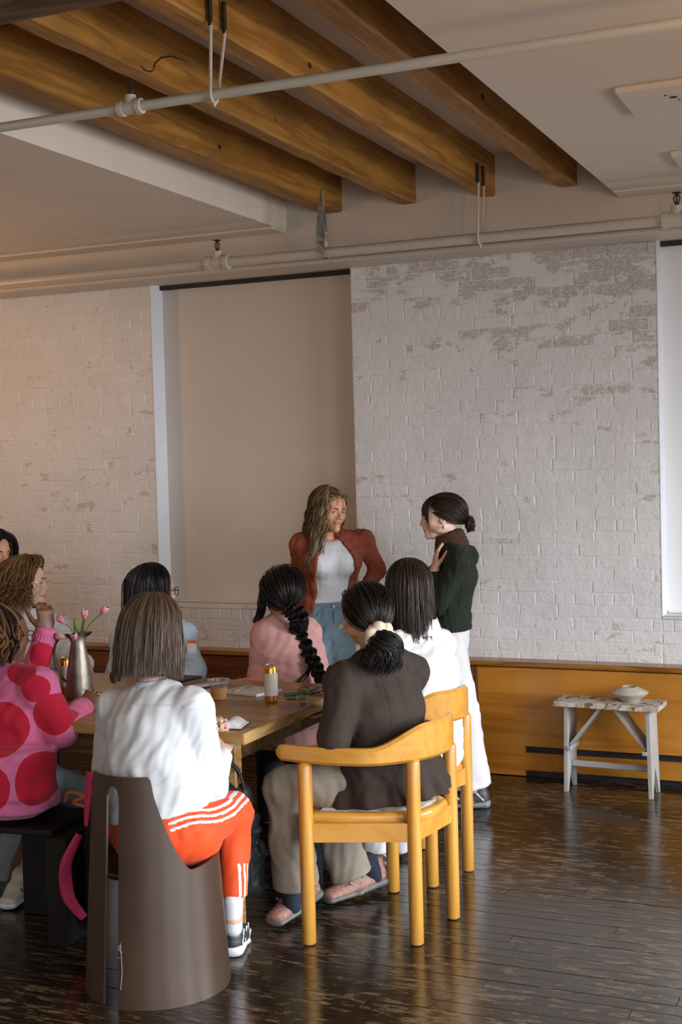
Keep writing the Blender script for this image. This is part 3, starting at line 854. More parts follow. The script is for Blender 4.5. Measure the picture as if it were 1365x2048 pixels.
def tulip(base, tip, label, L=.046, pale=False, ctrl=None):
    tip = Vector(tip); base = Vector(base)
    d = (tip - (Vector(ctrl) if ctrl else base)).normalized()
    root = empty('tulip', base, label=label, cat='flower', group='pink tulips in the pitcher')
    mid = Vector(ctrl) if ctrl else (base + tip) / 2 + Vector((0, 0, .012))
    mb = MB(); mb.tube(catmull([base, mid, tip - d * L * .9], 8), .0028, 8); mb.build('stem', M_green, root, True, world=True)
    q = d.to_track_quat('Z', 'Y')
    for k in range(6):
        vs, fs = petal_sheet(L * (1 if k % 2 else .97), .026 if k % 2 else .024, .0135 if k % 2 else .0115)
        R = Matrix.Rotation(k * math.pi / 3, 3, 'Z')
        pts = [q @ (R @ Vector((x + .002, y, z))) + tip - d * L for x, y, z in vs]
        mb = MB(); mb.add(pts, fs); solid(mb.build('petal', M_petal_pale if (pale and k < 3) else M_petal, root, True, world=True), .0008)
JP = Vector((-3.115, 4.43, TZ + .25))
tulip(JP + Vector((-.01, -.008, -.08)), (-3.190, 4.40, 1.100), 'pink tulip leaning furthest towards the curly-haired woman', ctrl=(-3.135, 4.42, 1.035))
tulip(JP + Vector((.0, .005, -.08)), (-3.068, 4.42, 1.128), 'upright pink tulip in the middle of the pitcher', ctrl=(-3.088, 4.43, 1.05))
tulip(JP + Vector((.014, .004, -.08)), (-2.955, 4.41, 1.141), 'pink tulip on the longest arching stem, nearest the window blind', ctrl=(-3.075, 4.425, 1.035), L=.048)
tulip(JP + Vector((-.006, -.014, -.06)), (-3.095, 4.375, 1.035), 'fat pink tulip drooping over the front rim of the pitcher', L=.05, ctrl=(-3.112, 4.405, 1.005))
tulip(JP + Vector((-.014, -.005, -.06)), (-3.185, 4.375, 1.025), 'faded pale tulip drooping over the pitcher handle', L=.05, pale=True, ctrl=(-3.135, 4.40, 1.008))
def leaf(base, tip, W, bend, label, mat=None):
    base = Vector(base); tip = Vector(tip); L = (tip - base).length
    vs, fs = petal_sheet(L, W, bend, 10, 4); q = (tip - base).to_track_quat('Z', 'Y')
    mb = MB(); mb.add([q @ Vector(v) + base for v in vs], fs)
    return solid(mb.build('tulip_leaf', mat or M_green, None, True, label=label, cat='leaf'), .001)
leaf(JP + Vector((-.003, 0, -.05)), (-3.125, 4.43, 1.088), .034, .006, 'broad green tulip leaf standing up behind the blooms')
leaf(JP + Vector((.004, -.004, -.05)), (-3.068, 4.42, 1.108), .018, .004, 'narrow green tulip leaf along the upright stem')
leaf(JP + Vector((.016, .0, -.0)), (-3.035, 4.41, 1.035), .012, .008, 'dark withered leaf curling over the pitcher spout', M_dead)
leaf(JP + Vector((-.02, -.0, -.0)), (-3.21, 4.39, 1.022), .008, .012, 'thin dark leaf hanging out over the pitcher handle', M_dead)

def can_label():
    m, nt, b = new_mat('can_label'); v = coords(nt); sp = nd(nt, 'ShaderNodeSeparateXYZ'); nt.links.new(v, sp.inputs[0])
    lines = mth(nt, 'SINE', mth(nt, 'MULTIPLY', sp.outputs['Z'], 1150.0))
    a = ramp(nt, [(.72, (.62, .60, .58)), (.80, (.40, .38, .36))])
    nt.links.new(mth(nt, 'MULTIPLY', mth(nt, 'MULTIPLY_ADD', lines, .5, .5), mth(nt, 'ADD', noise(nt, coords(nt, 'Object', (1, 1, 1)), 260, 1), .48)), a.inputs[0])
    vo = nd(nt, 'ShaderNodeTexVoronoi'); vo.inputs['Scale'].default_value = 26; nt.links.new(v, vo.inputs['Vector'])
    rv = ramp(nt, [(.26, g(.8)), (.34, g(0))]); nt.links.new(vo.outputs['Distance'], rv.inputs[0])
    nt.links.new(mixc(nt, rv.outputs[0], a.outputs[0], (.62, .50, .16)), b.inputs['Base Color']); b.inputs['Roughness'].default_value = .4; return m
M_label = can_label()
M_copper = simple('copper_can', (.60, .25, .055), .28, .75, .06, 20)
M_alu = simple('can_lid', (.62, .62, .62), .25, .9, .05)
def drink_can(loc, label):
    o = empty('drink_can', loc, label=label, cat='can', group='copper drink cans')
    MB().lathe([(.0215, 0), (.0255, .006), (.0265, .012), (.0265, .135), (.0245, .142), (.0225, .1455)], (0, 0, 0), 32).build('can_body', M_copper, o, True)
    MB().lathe([(.0268, .028), (.0268, .116)], (0, 0, 0), 32, cap=False).build('paper_label', M_label, o, True)
    mb = MB(); mb.lathe([(.0225, .1450), (.0228, .148), (.0215, .1485), (.0205, .1455), (0, .1452)], (0, 0, 0), 28); mb.bbox(-.004, .012, -.005, .005, .1460, .1472, .0005)
    mb.build('lid', M_alu, o, True); return o
drink_can((-2.313, 4.565, TZ + .0005), 'copper drink can with a white text label near the table corner')
drink_can((-3.250, 4.525, TZ + .0005), 'copper drink can half hidden behind the pitcher')

M_plastic = bpy.data.materials.new('clear_plastic'); M_plastic.use_nodes = True
_b = M_plastic.node_tree.nodes['Principled BSDF']; _b.inputs['Transmission Weight'].default_value = .92; _b.inputs['Roughness'].default_value = .06; _b.inputs['IOR'].default_value = 1.25; _b.inputs['Base Color'].default_value = (.93, .93, .93, 1)
M_coffee = simple('milky_iced_coffee', (.50, .26, .10), .3, var=.08)
def cup(loc, label, r0, r1, h, fill=None, inside=None):
    o = empty('plastic_cup', loc, label=label, cat='cup')
    MB().lathe([(0, .001), (r0, .001), (r1, h), (r1 + .0035, h + .0005), (r1 + .0035, h - .0015), (r1 + .0005, h - .002), (r1 - .0012, h - .001), (r0 - .001, .0025), (0, .0025)], (0, 0, 0), 32).build('cup_wall', M_plastic, o, True)
    if fill:
        t = fill / h; rf = r0 + (r1 - r0) * t
        MB().lathe([(0, .0015), (r0 + .0002, .0015), (rf + .0002, fill), (0, fill)], (0, 0, 0), 28).build('iced_coffee', M_coffee, o, True)
    return o
cup((-2.552, 4.575, TZ), 'clear plastic cup half full of milky coffee', .027, .040, .078, .048)
sc_ = cup((-2.168, 4.545, TZ), 'small clear plastic sauce cup near the eyeglasses', .020, .0275, .034)
mb = MB(); mb.bbox(-.008, .014, -.006, .005, .003, .012, .001); mb.bbox(-.012, -.004, -.004, .010, .003, .010, .001)
mb.build('crumpled_paper', M_paper, sc_)
def sheet(name, pts, z, t, mat, label, cat, curl=0.0, thick=None, group=None):
    """thin stack with the given four or more corners"""
    mb = MB(); n = len(pts)
    vs = [(x, y, z) for x, y in pts] + [(x, y, z + t) for x, y in pts]
    fs = [tuple(range(n))[::-1], tuple(range(n, 2 * n))] + [(i, (i + 1) % n, (i + 1) % n + n, i + n) for i in range(n)]
    mb.add(vs, fs); return mb.build(name, mat, label=label, cat=cat, group=group)
M_charc = simple('charcoal_cover', (.035, .035, .035), .55)
M_greyc = simple('grey_cover', (.20, .195, .17), .6)
# open notebook with curled pages at the corner
nb = empty('notebook', (-2.275, 4.10, TZ), math.radians(12), label='open white notebook with curling pages at the table corner', cat='notebook')
MB().bbox(-.10, .085, -.066, .070, .0005, .004, .001).build('cover', M_charc, nb)
for sgn, W in ((-1, .094), (1, .082)):
    vs = []; fs = []; n = 12
    for i in range(n + 1):
        t = i / n; x = sgn * W * t; z = .004 + .020 * math.sin(math.pi * min(1, t * 1.08) ** .8) * (1 if sgn > 0 else .8) + .002
        for y in (-.062 + .006 * math.sin(t * 3), .066 - .01 * t): vs.append((x, y, z))
        for y in (-.062 + .006 * math.sin(t * 3), .066 - .01 * t): vs.append((x, y, .0042))
    for i in range(n):
        a = i * 4; b0 = a + 4; q = [(a, b0, b0 + 1, a + 1), (a + 2, a + 3, b0 + 3, b0 + 2), (a, a + 2, b0 + 2, b0), (a + 1, b0 + 1, b0 + 3, a + 3)]
        fs += q if sgn > 0 else [f[::-1] for f in q]
    a = n * 4; fs.append((a, a + 1, a + 3, a + 2)); MB().add(vs, fs).build('page_block', M_paper, nb, True)
sheet('notebook', [(-2.60, 4.70), (-2.425, 4.655), (-2.38, 4.80), (-2.56, 4.85)], TZ + .0005, .010, M_paper, 'white notebook lying in front of the woman in pink', 'notebook')
sheet('paper_sheet', [(-2.74, 4.665), (-2.60, 4.63), (-2.565, 4.76), (-2.70, 4.79)], TZ + .0005, .002, M_paper, 'loose white sheet of paper behind the coffee cup', 'paper')
sheet('closed_notebook', [(-2.86, 4.79), (-2.74, 4.76), (-2.71, 4.92), (-2.83, 4.95)], TZ + .0005, .012, M_greyc, 'closed grey notebook in front of the blue shirt', 'notebook')
sheet('paper_sheet', [(-2.80, 4.71), (-2.745, 4.70), (-2.66, 4.86), (-2.70, 4.88)], TZ + .013, .004, M_paper, 'folded white paper lying across the grey notebook', 'paper')
sheet('closed_notebook', [(-3.02, 4.86), (-2.89, 4.83), (-2.86, 4.98), (-2.99, 4.99)], TZ + .0005, .014, M_charc, 'black closed notebook at the far table edge by the blue shirt', 'notebook')
def stick(name, a, b_, r, mats, label, cat, capcol=None, group=None):
    a = Vector(a); b_ = Vector(b_); d = (b_ - a).normalized(); o = empty(name, a, label=label, cat=cat, group=group)
    MB().tube([a, b_ - d * r * 3], r, 10).build('barrel', mats[0], o, True, world=True)
    MB().tube([b_ - d * r * 3, b_], [r, r * .25], 10).build('tip', mats[-1], o, True, world=True)
    if len(mats) > 2: MB().tube([a, a + (b_ - a) * .38], r * 1.12, 10).build('cap', mats[1], o, True, world=True)
    return o
M_wood_pen = simple('pale_wood_pen', (.55, .33, .17), .4)
M_greenpen = simple('green_pen', (.02, .10, .05), .35)
M_greenlt = simple('mint_pen', (.10, .26, .16), .35)
stick('pen', (-2.545, 4.83, TZ + .016), (-2.525, 4.655, TZ + .0155), .0042, [M_wood_pen, M_wood_pen], 'pale wooden pen lying on the white notebook', 'pen')
stick('pen', (-2.70, 4.80, TZ + .0045), (-2.615, 4.665, TZ + .0065), .0035, [M_wood_pen, M_wood_pen], 'thin wooden pencil on the loose paper', 'pencil')
stick('marker', (-2.325, 4.70, TZ + .0065), (-2.215, 4.765, TZ + .0065), .006, [M_greenpen, M_greenpen, M_black], 'dark green marker pen beside the eyeglasses', 'pen')
stick('marker', (-2.235, 4.895, TZ + .013), (-2.245, 4.745, TZ + .019), .006, [M_greenlt, M_greenlt, M_greenlt], 'mint green marker resting across the eyeglasses', 'pen')
stick('pen', (-2.275, 4.625, TZ + .004), (-2.20, 4.645, TZ + .004), .0032, [M_charc, M_charc], 'small black pen beside the plastic sauce cup', 'pen')
M_frame = simple('tortoise_frame', (.055, .025, .012), .25)
gl = empty('eyeglasses', (-2.215, 4.735, TZ), math.radians(20), label='folded tortoiseshell eyeglasses lying on the table', cat='glasses')
mb = MB()
for cx in (-.032, .032):
    mb.tube([(cx + .024 * math.cos(a), -.0 , .020 + .018 * math.sin(a)) for a in np.linspace(0, 2 * math.pi, 20, endpoint=False)], .0022, 6, closed=True)
mb.tube([(-.009, 0, .023), (0, 0, .026), (.009, 0, .023)], .002, 6); mb.build('frame', M_frame, gl, True)
for cx in (-.056, .056):
    MB().tube([(cx, 0, .026), (cx * .9, .02, .02), (cx * .2, .045, .006), (-cx * .5, .05, .004)], .0019, 6).build('temple', M_frame, gl, True)
# joints of every seated and standing person, metres
J = {
 'p1': {'pelvis': (-2.29, 3.68, 0.515), 'chest': (-2.337, 3.74, 0.849), 'neck': (-2.351, 3.77, 0.952), 'head': (-2.367, 3.8, 1.139), 'shR': (-2.176, 3.73, 0.906), 'shL': (-2.516, 3.78, 0.874), 'elR': (-2.153, 3.78, 0.63), 'elL': (-2.596, 3.85, 0.628), 'wrR': (-2.223, 4, 0.685), 'wrL': (-2.719, 4.1, 0.758), 'hipR': (-2.2, 3.68, 0.5), 'hipL': (-2.37, 3.69, 0.5), 'knR': (-2.175, 3.98, 0.493), 'knL': (-2.513, 4.15, 0.462), 'anR': (-2.147, 3.9, 0.144), 'anL': (-2.479, 4.25, 0.06), 'hemR': (-2.152, 3.92, 0.22), 'hemL': (-2.477, 4.25, 0.098)},
 'p2': {'pelvis': (-1.74, 4.42, 0.53), 'chest': (-1.78, 4.4, 0.789), 'neck': (-1.789, 4.42, 0.986), 'head': (-1.846, 4.42, 1.128), 'shL': (-1.873, 4.27, 0.907), 'shR': (-1.719, 4.55, 0.904), 'elL': (-1.868, 4.16, 0.723), 'wrL': (-1.951, 4.5, 0.799), 'elR': (-1.935, 4.75, 0.617), 'wrR': (-2.104, 4.75, 0.707), 'hipL': (-1.78, 4.33, 0.52), 'hipR': (-1.74, 4.51, 0.52), 'knL': (-2.094, 4.22, 0.533), 'knR': (-2.108, 4.55, 0.453), 'anL': (-2.116, 4.3, 0.103), 'anR': (-1.975, 4.68, 0.048), 'hemL': (-2.085, 4.27, 0.157), 'hemR': (-2.009, 4.6, 0.102)},
 'p3': {'pelvis': (-1.85, 4.99, 0.53), 'chest': (-1.825, 4.98, 0.821), 'neck': (-1.861, 5.02, 0.994), 'head': (-1.901, 5.02, 1.161), 'shL': (-1.905, 4.86, 0.954), 'shR': (-1.815, 5.14, 0.921), 'elL': (-1.888, 4.8, 0.749), 'wrL': (-2.056, 4.95, 0.755), 'elR': (-1.922, 5.3, 0.657), 'wrR': (-2.06, 5.3, 0.694), 'hipL': (-1.9, 4.9, 0.52), 'hipR': (-1.85, 5.08, 0.52), 'knL': (-2.01, 4.85, 0.531), 'knR': (-2.056, 5.1, 0.474), 'anL': (-2.051, 4.95, 0.113), 'anR': (-2.038, 5.2, 0.043)},
 'p4': {'pelvis': (-2.108, 6.1, 0.814), 'chest': (-2.074, 6.12, 1.121), 'neck': (-2.076, 6.12, 1.269), 'head': (-2.133, 6.1, 1.403), 'shR': (-2.06, 6.27, 1.203), 'shL': (-1.995, 5.95, 1.204), 'elL': (-2.099, 5.93, 0.989), 'wrL': (-2.124, 5.97, 1.158), 'elR': (-2.198, 6.28, 0.978), 'wrR': (-2.17, 6.1, 0.961), 'hipL': (-2.085, 6.03, 0.788), 'hipR': (-2.124, 6.18, 0.766), 'knL': (-2.012, 6, 0.455), 'knR': (-2.085, 6.18, 0.417), 'anL': (-1.976, 6.02, 0.1), 'anR': (-2.112, 6.12, 0.078), 'hemL': (-1.997, 6.03, 0.113), 'hemR': (-2.111, 6.14, 0.083)},
 'p5': {'pelvis': (-2.794, 6.18, 0.887), 'chest': (-2.744, 6.12, 1.191), 'neck': (-2.772, 6.14, 1.317), 'head': (-2.728, 6.1, 1.442), 'shR': (-2.87, 6.05, 1.272), 'shL': (-2.613, 6.25, 1.279), 'elR': (-2.962, 6.2, 1.051), 'wrR': (-2.884, 6.1, 0.92), 'elL': (-2.562, 6.32, 1.129), 'wrL': (-2.602, 6.22, 1.016), 'hipR': (-2.833, 6.14, 0.878), 'hipL': (-2.756, 6.24, 0.868), 'knR': (-2.811, 6.05, 0.505), 'knL': (-2.672, 6.1, 0.503), 'anR': (-2.845, 6.1, 0.131), 'anL': (-2.676, 6.15, 0.132)},
 'p6': {'pelvis': (-2.556, 5.32, 0.509), 'chest': (-2.61, 5.32, 0.848), 'neck': (-2.646, 5.34, 0.985), 'head': (-2.635, 5.34, 1.099), 'shL': (-2.684, 5.26, 0.917), 'shR': (-2.584, 5.48, 0.909), 'elL': (-2.696, 5.22, 0.713), 'wrL': (-2.684, 5, 0.743), 'elR': (-2.534, 5.5, 0.661), 'wrR': (-2.361, 5.2, 0.687), 'hipL': (-2.599, 5.28, 0.503), 'hipR': (-2.531, 5.4, 0.483), 'knL': (-2.854, 5.6, 0.316), 'knR': (-2.742, 5.7, 0.302), 'anL': (-2.813, 5.5, 0.006), 'anR': (-2.704, 5.6, -0.011)},
 'p7': {'pelvis': (-3.347, 5.4, 0.448), 'chest': (-3.349, 5.38, 0.814), 'neck': (-3.349, 5.38, 0.958), 'head': (-3.344, 5.38, 1.095), 'shL': (-3.484, 5.34, 0.873), 'shR': (-3.233, 5.46, 0.874), 'elL': (-3.498, 5.3, 0.7), 'wrL': (-3.255, 5.1, 0.685), 'elR': (-3.126, 5.36, 0.718), 'wrR': (-3.04, 5.05, 0.703), 'hipL': (-3.385, 5.38, 0.438), 'hipR': (-3.298, 5.42, 0.435), 'knL': (-3.682, 5.8, 0.272), 'knR': (-3.501, 5.8, 0.283), 'anL': (-3.632, 5.7, -0.066), 'anR': (-3.454, 5.7, -0.051)},
 'p8': {'pelvis': (-4.035, 5.35, 0.444), 'chest': (-4.02, 5.32, 0.825), 'neck': (-4.014, 5.32, 0.962), 'head': (-4.049, 5.32, 1.122), 'shR': (-3.91, 5.42, 0.884), 'shL': (-4.12, 5.25, 0.901), 'elR': (-3.75, 5.3, 0.702), 'wrR': (-3.635, 5.22, 0.767), 'elL': (-4.012, 5.1, 0.723), 'wrL': (-3.792, 5, 0.689), 'hipL': (-4.096, 5.35, 0.428), 'hipR': (-3.969, 5.35, 0.435), 'knL': (-3.889, 5, 0.425), 'knR': (-3.718, 5, 0.435), 'anL': (-3.984, 5.1, 0.01), 'anR': (-3.809, 5.1, 0.025)},
 'p10': {'pelvis': (-3.086, 3.93, 0.546), 'chest': (-3.135, 4, 0.773), 'neck': (-3.161, 4.03, 0.928), 'head': (-3.189, 4.05, 1.058), 'shR': (-2.983, 3.98, 0.893), 'shL': (-3.401, 4.1, 0.858), 'elR': (-2.911, 4.02, 0.722), 'wrR': (-2.955, 4.22, 0.768), 'elL': (-3.323, 4.38, 0.784), 'wrL': (-3.233, 4.38, 1.039), 'hipR': (-3.053, 3.96, 0.542), 'hipL': (-3.191, 3.96, 0.531), 'knR': (-3.085, 4.3, 0.429), 'knL': (-3.28, 4.3, 0.404), 'anR': (-3.213, 4.25, 0.059), 'anL': (-3.451, 4.4, -0.075), 'hemR': (-3.228, 4.22, 0.097), 'hemL': (-3.527, 4.4, -0.041)},
 'p9': {'pelvis': (-4.768, 5.9, 0.41), 'chest': (-4.747, 5.9, 0.888), 'neck': (-4.727, 5.9, 1.084), 'head': (-4.663, 5.88, 1.239), 'shR': (-4.558, 5.95, 1.012), 'shL': (-4.891, 5.85, 1.017), 'elR': (-4.554, 5.95, 0.719), 'elL': (-4.897, 5.8, 0.729), 'wrR': (-4.485, 5.7, 0.567), 'wrL': (-4.604, 5.6, 0.579), 'hipL': (-4.839, 5.88, 0.41), 'hipR': (-4.698, 5.92, 0.41), 'knL': (-4.531, 5.5, 0.387), 'knR': (-4.369, 5.5, 0.396), 'anL': (-4.548, 5.5, 0.015), 'anR': (-4.386, 5.5, 0.028)},
 'spots': {'a': (-3.005, 3.9, 0.946), 'b': (-2.941, 3.9, 0.894), 'elbow': (-2.89, 3.93, 0.794), 'left': (-3.057, 3.86, 0.753), 'low': (-2.906, 3.84, 0.577), 'lowl': (-3.075, 3.84, 0.554), 'bar': (-2.853, 3.86, 0.634), 'fore': (-3.232, 4.34, 0.943), 'cuff': (-2.949, 4.16, 0.776)},
}
# ================================================================ PEOPLE: distance-field bodies turned into one surface
def V3(p): return np.array(p, float)
def unit(v):
    v = np.asarray(v, float); return v / max(np.linalg.norm(v), 1e-9)
class Field:
    """signed distance field of one body or garment, built from overlapping limbs that melt into each other"""
    def __init__(s): s.p = []
    def ell(s, a, b, side, ra, rb, k=.02, op='+', cap=None):
        """limb from a to b, elliptical section: radii (across, deep) at both ends, 'side' = the across direction"""
        a, b = V3(a), V3(b); ra = np.array(ra if hasattr(ra, '__len__') else (ra, ra), float); rb = np.array(rb if hasattr(rb, '__len__') else (rb, rb), float)
        s.p.append(('e', a, b, side if side is None else V3(side), ra, rb, k, op, cap)); return s
    def ball(s, c, r, axes=None, k=.02, op='+'):
        r = np.array(r if hasattr(r, '__len__') else (r, r, r), float)
        s.p.append(('b', V3(c), np.eye(3) if axes is None else np.array(axes, float), r, k, op)); return s
    def bounds(s):
        lo = np.full(3, 1e9); hi = -lo
        for q in s.p:
            if q[0] == 'e':
                if q[7] != '+': continue
                m = max(q[4].max(), q[5].max())
                for c in (q[1], q[2]): lo = np.minimum(lo, c - m); hi = np.maximum(hi, c + m)
            else:
                if q[5] != '+': continue
                m = q[3].max(); lo = np.minimum(lo, q[1] - m); hi = np.maximum(hi, q[1] + m)
        return lo - .02, hi + .02
    def grid(s, res):
        lo, hi = s.bounds(); n = np.ceil((hi - lo) / res).astype(int) + 1
        D = np.full(n, .5, np.float32)
        ax = [lo[i] + res * np.arange(n[i]) for i in range(3)]
        for q in s.p:
            k, op = (q[6], q[7]) if q[0] == 'e' else (q[4], q[5])
            if q[0] == 'e':
                m = max(q[4].max(), q[5].max()) + k + .012; l = np.minimum(q[1], q[2]) - m; h = np.maximum(q[1], q[2]) + m
            else: m = q[3].max() + k + .012; l = q[1] - m; h = q[1] + m
            i0 = np.clip(np.floor((l - lo) / res).astype(int), 0, n - 1); i1 = np.clip(np.ceil((h - lo) / res).astype(int) + 1, 1, n)
            sl = tuple(slice(i0[i], i1[i]) for i in range(3))
            X = ax[0][sl[0]][:, None, None]; Y = ax[1][sl[1]][None, :, None]; Z = ax[2][sl[2]][None, None, :]
            if q[0] == 'e':
                a, b, side, ra, rb, cap = q[1], q[2], q[3], q[4], q[5], q[8]
                d = b - a; L = np.linalg.norm(d); w = d / max(L, 1e-9)
                if side is None: side = np.array((1., 0, 0)) if abs(w[0]) < .8 else np.array((0, 1., 0))
                u = unit(side - w * np.dot(side, w)); v = np.cross(w, u)
                px, py, pz = X - a[0], Y - a[1], Z - a[2]
                tw = px * w[0] + py * w[1] + pz * w[2]; pu = px * u[0] + py * u[1] + pz * u[2]; pv = px * v[0] + py * v[1] + pz * v[2]
                t = np.clip(tw / max(L, 1e-9), 0, 1)
                rx = ra[0] + (rb[0] - ra[0]) * t; ry = ra[1] + (rb[1] - ra[1]) * t
                ov = tw - t * L; rm = np.minimum(rx, ry)
                rc = rm if cap is None else cap
                f = np.sqrt((pu / rx) ** 2 + (pv / ry) ** 2 + (ov / rc) ** 2)
                dd = (f - 1) * rm
            else:
                c, A, r = q[1], q[2], q[3]
                px, py, pz = X - c[0], Y - c[1], Z - c[2]
                f = 0
                for i in range(3): f = f + ((px * A[i][0] + py * A[i][1] + pz * A[i][2]) / r[i]) ** 2
                dd = (np.sqrt(f) - 1) * r.min()
            dd = dd.astype(np.float32); cur = D[sl]
            if op == '+':
                h_ = np.clip(.5 + .5 * (cur - dd) / k, 0, 1); D[sl] = cur * (1 - h_) + dd * h_ - k * h_ * (1 - h_)
            else:
                dd = -dd; h_ = np.clip(.5 - .5 * (cur - dd) / k, 0, 1); D[sl] = cur * (1 - h_) + dd * h_ + k * h_ * (1 - h_)
        return D, lo, ax
    def mesh(s, name, mats, res=.005, fold=None, cuts=(), smooth_iter=1, matfn=None, attr=None):
        D, lo, ax = s.grid(res)
        if fold is not None:
            m = np.abs(D) < .035; idx = np.nonzero(m)
            P = np.stack([ax[i][idx[i]] for i in range(3)], 1); D[m] += fold(P).astype(np.float32)
        for pt, nrm in cuts:                      # keep the side the normal points away from
            nrm = unit(nrm)
            dd = ((ax[0] - pt[0]) * nrm[0])[:, None, None] + ((ax[1] - pt[1]) * nrm[1])[None, :, None] + ((ax[2] - pt[2]) * nrm[2])[None, None, :]
            D = np.maximum(D, dd.astype(np.float32))
        D[0], D[-1] = .1, .1; D[:, 0], D[:, -1] = .1, .1; D[:, :, 0], D[:, :, -1] = .1, .1
        v, f = surface_nets(D, lo, res)
        if smooth_iter: v = relax(v, f, smooth_iter)
        me = np_mesh(name, v, f, mats, matfn)
        if attr is not None:
            at = me.attributes.new('pattern', 'FLOAT', 'POINT'); at.data.foreach_set('value', attr(v).astype(np.float32))
        return me
def surface_nets(D, lo, res):
    ins = D < 0; n = np.array(D.shape)
    c = ins[:-1, :-1, :-1].astype(np.int8)
    tot = np.zeros(n - 1, np.int8)
    for dx in (0, 1):
        for dy in (0, 1):
            for dz in (0, 1):
                tot += ins[dx:n[0] - 1 + dx, dy:n[1] - 1 + dy, dz:n[2] - 1 + dz]
    act = np.nonzero((tot > 0) & (tot < 8)); m = len(act[0])
    cid = np.full(n - 1, -1, np.int64); cid[act] = np.arange(m)
    acc = np.zeros((m, 3)); cnt = np.zeros(m)
    A = np.stack(act, 1)
    for ax in range(3):
        o = [i for i in range(3) if i != ax]
        for a in (0, 1):
            for b in (0, 1):
                off0 = np.zeros(3, int); off0[o[0]] = a; off0[o[1]] = b; off1 = off0.copy(); off1[ax] = 1
                p0 = A + off0; p1 = A + off1
                d0 = D[p0[:, 0], p0[:, 1], p0[:, 2]]; d1 = D[p1[:, 0], p1[:, 1], p1[:, 2]]
                cr = (d0 < 0) != (d1 < 0); t = np.where(cr, d0 / np.where(cr, d0 - d1, 1), 0)
                pos = off0[None, :] + 0.0 * A; pos = np.repeat(off0[None, :].astype(float), m, 0); pos[:, ax] += t
                acc += pos * cr[:, None]; cnt += cr
    v = lo + res * (A + acc / cnt[:, None])
    F = []
    for ax in range(3):
        o = [(1, 2), (2, 0), (0, 1)][ax]
        s0 = [slice(None)] * 3; s1 = [slice(None)] * 3; s0[ax] = slice(0, -1); s1[ax] = slice(1, None)
        a0 = ins[tuple(s0)]; a1 = ins[tuple(s1)]
        e = np.stack(np.nonzero(a0 != a1), 1)
        ok = (e[:, o[0]] > 0) & (e[:, o[1]] > 0) & (e[:, o[0]] < n[o[0]] - 1) & (e[:, o[1]] < n[o[1]] - 1); e = e[ok]
        fl = a0[e[:, 0], e[:, 1], e[:, 2]]
        def g_(i, j):
            q = e.copy(); q[:, o[0]] -= i; q[:, o[1]] -= j; return cid[q[:, 0], q[:, 1], q[:, 2]]
        q = np.stack([g_(1, 1), g_(0, 1), g_(0, 0), g_(1, 0)], 1)
        q[~fl] = q[~fl][:, ::-1]; F.append(q)
    return v, np.concatenate(F)
def relax(v, f, it):
    a = f.reshape(-1); b = np.roll(f, -1, 1).reshape(-1); n = len(v)
    for _ in range(it):
        for lam in (.55, -.45):
            s = np.zeros((n, 3)); c = np.zeros(n)
            for i in range(3): s[:, i] = np.bincount(a, v[b, i], n) + np.bincount(b, v[a, i], n)
            c = np.bincount(a, minlength=n) + np.bincount(b, minlength=n)
            v = v + lam * (s / np.maximum(c, 1)[:, None] - v)
    return v
def np_mesh(name, v, f, mats, matfn=None, smooth=True, midx=None):
    me = bpy.data.meshes.new(name); f = np.asarray(f); k = f.shape[1]
    me.vertices.add(len(v)); me.vertices.foreach_set('co', np.asarray(v, np.float32).ravel())
    me.loops.add(f.size); me.loops.foreach_set('vertex_index', f.astype(np.int32).ravel())
    me.polygons.add(len(f)); me.polygons.foreach_set('loop_start', np.arange(0, f.size, k, dtype=np.int32)); me.polygons.foreach_set('loop_total', np.full(len(f), k, np.int32))
    for m in (mats if isinstance(mats, (list, tuple)) else [mats]): me.materials.append(m)
    if matfn is not None: midx = matfn(v[f].mean(1))
    if midx is not None: me.polygons.foreach_set('material_index', np.asarray(midx, np.int32))
    me.update(calc_edges=True)
    if smooth: me.polygons.foreach_set('use_smooth', np.ones(len(f), bool))
    me.validate(); return me

# ---- cloth folds: wandering ridges whose length runs along 'along'
def folds(along, amp=.004, wl=.06, seed=0, sharp=1.0, mask=None):
    rng = np.random.default_rng(seed); w = unit(along)
    u = unit(np.cross(w, (0.3, .9, .2))); v = np.cross(w, u); ph = rng.uniform(0, 6.28, 12)
    def fn(P):
        a = P @ w; b = P @ u; c = P @ v
        b2 = b + .020 * np.sin(a * 19 + ph[0]) + .012 * np.sin(a * 43 + c * 12 + ph[1]); c2 = c + .018 * np.sin(a * 23 + ph[2])
        k = 2 * np.pi / wl
        h = np.sin(k * b2 + 1.4 * np.sin(a * 15 + ph[3]) + ph[4]) * .6 + np.sin(k * .77 * c2 + 1.2 * np.sin(a * 21 + ph[5]) + ph[6]) * .6 + .4 * np.sin(k * 1.7 * (b2 + .6 * c2) + a * 30 + ph[7])
        h = np.sign(h) * np.abs(h) ** sharp
        e = .55 + .45 * np.sin(a * 11 + 3 * b + ph[8]) * np.sin(b * 13 + c * 9 + ph[9])
        r = amp * h * e
        return r if mask is None else r * mask(P)
    return fn
def fold_sum(*fs): return lambda P: sum(f(P) for f in fs)

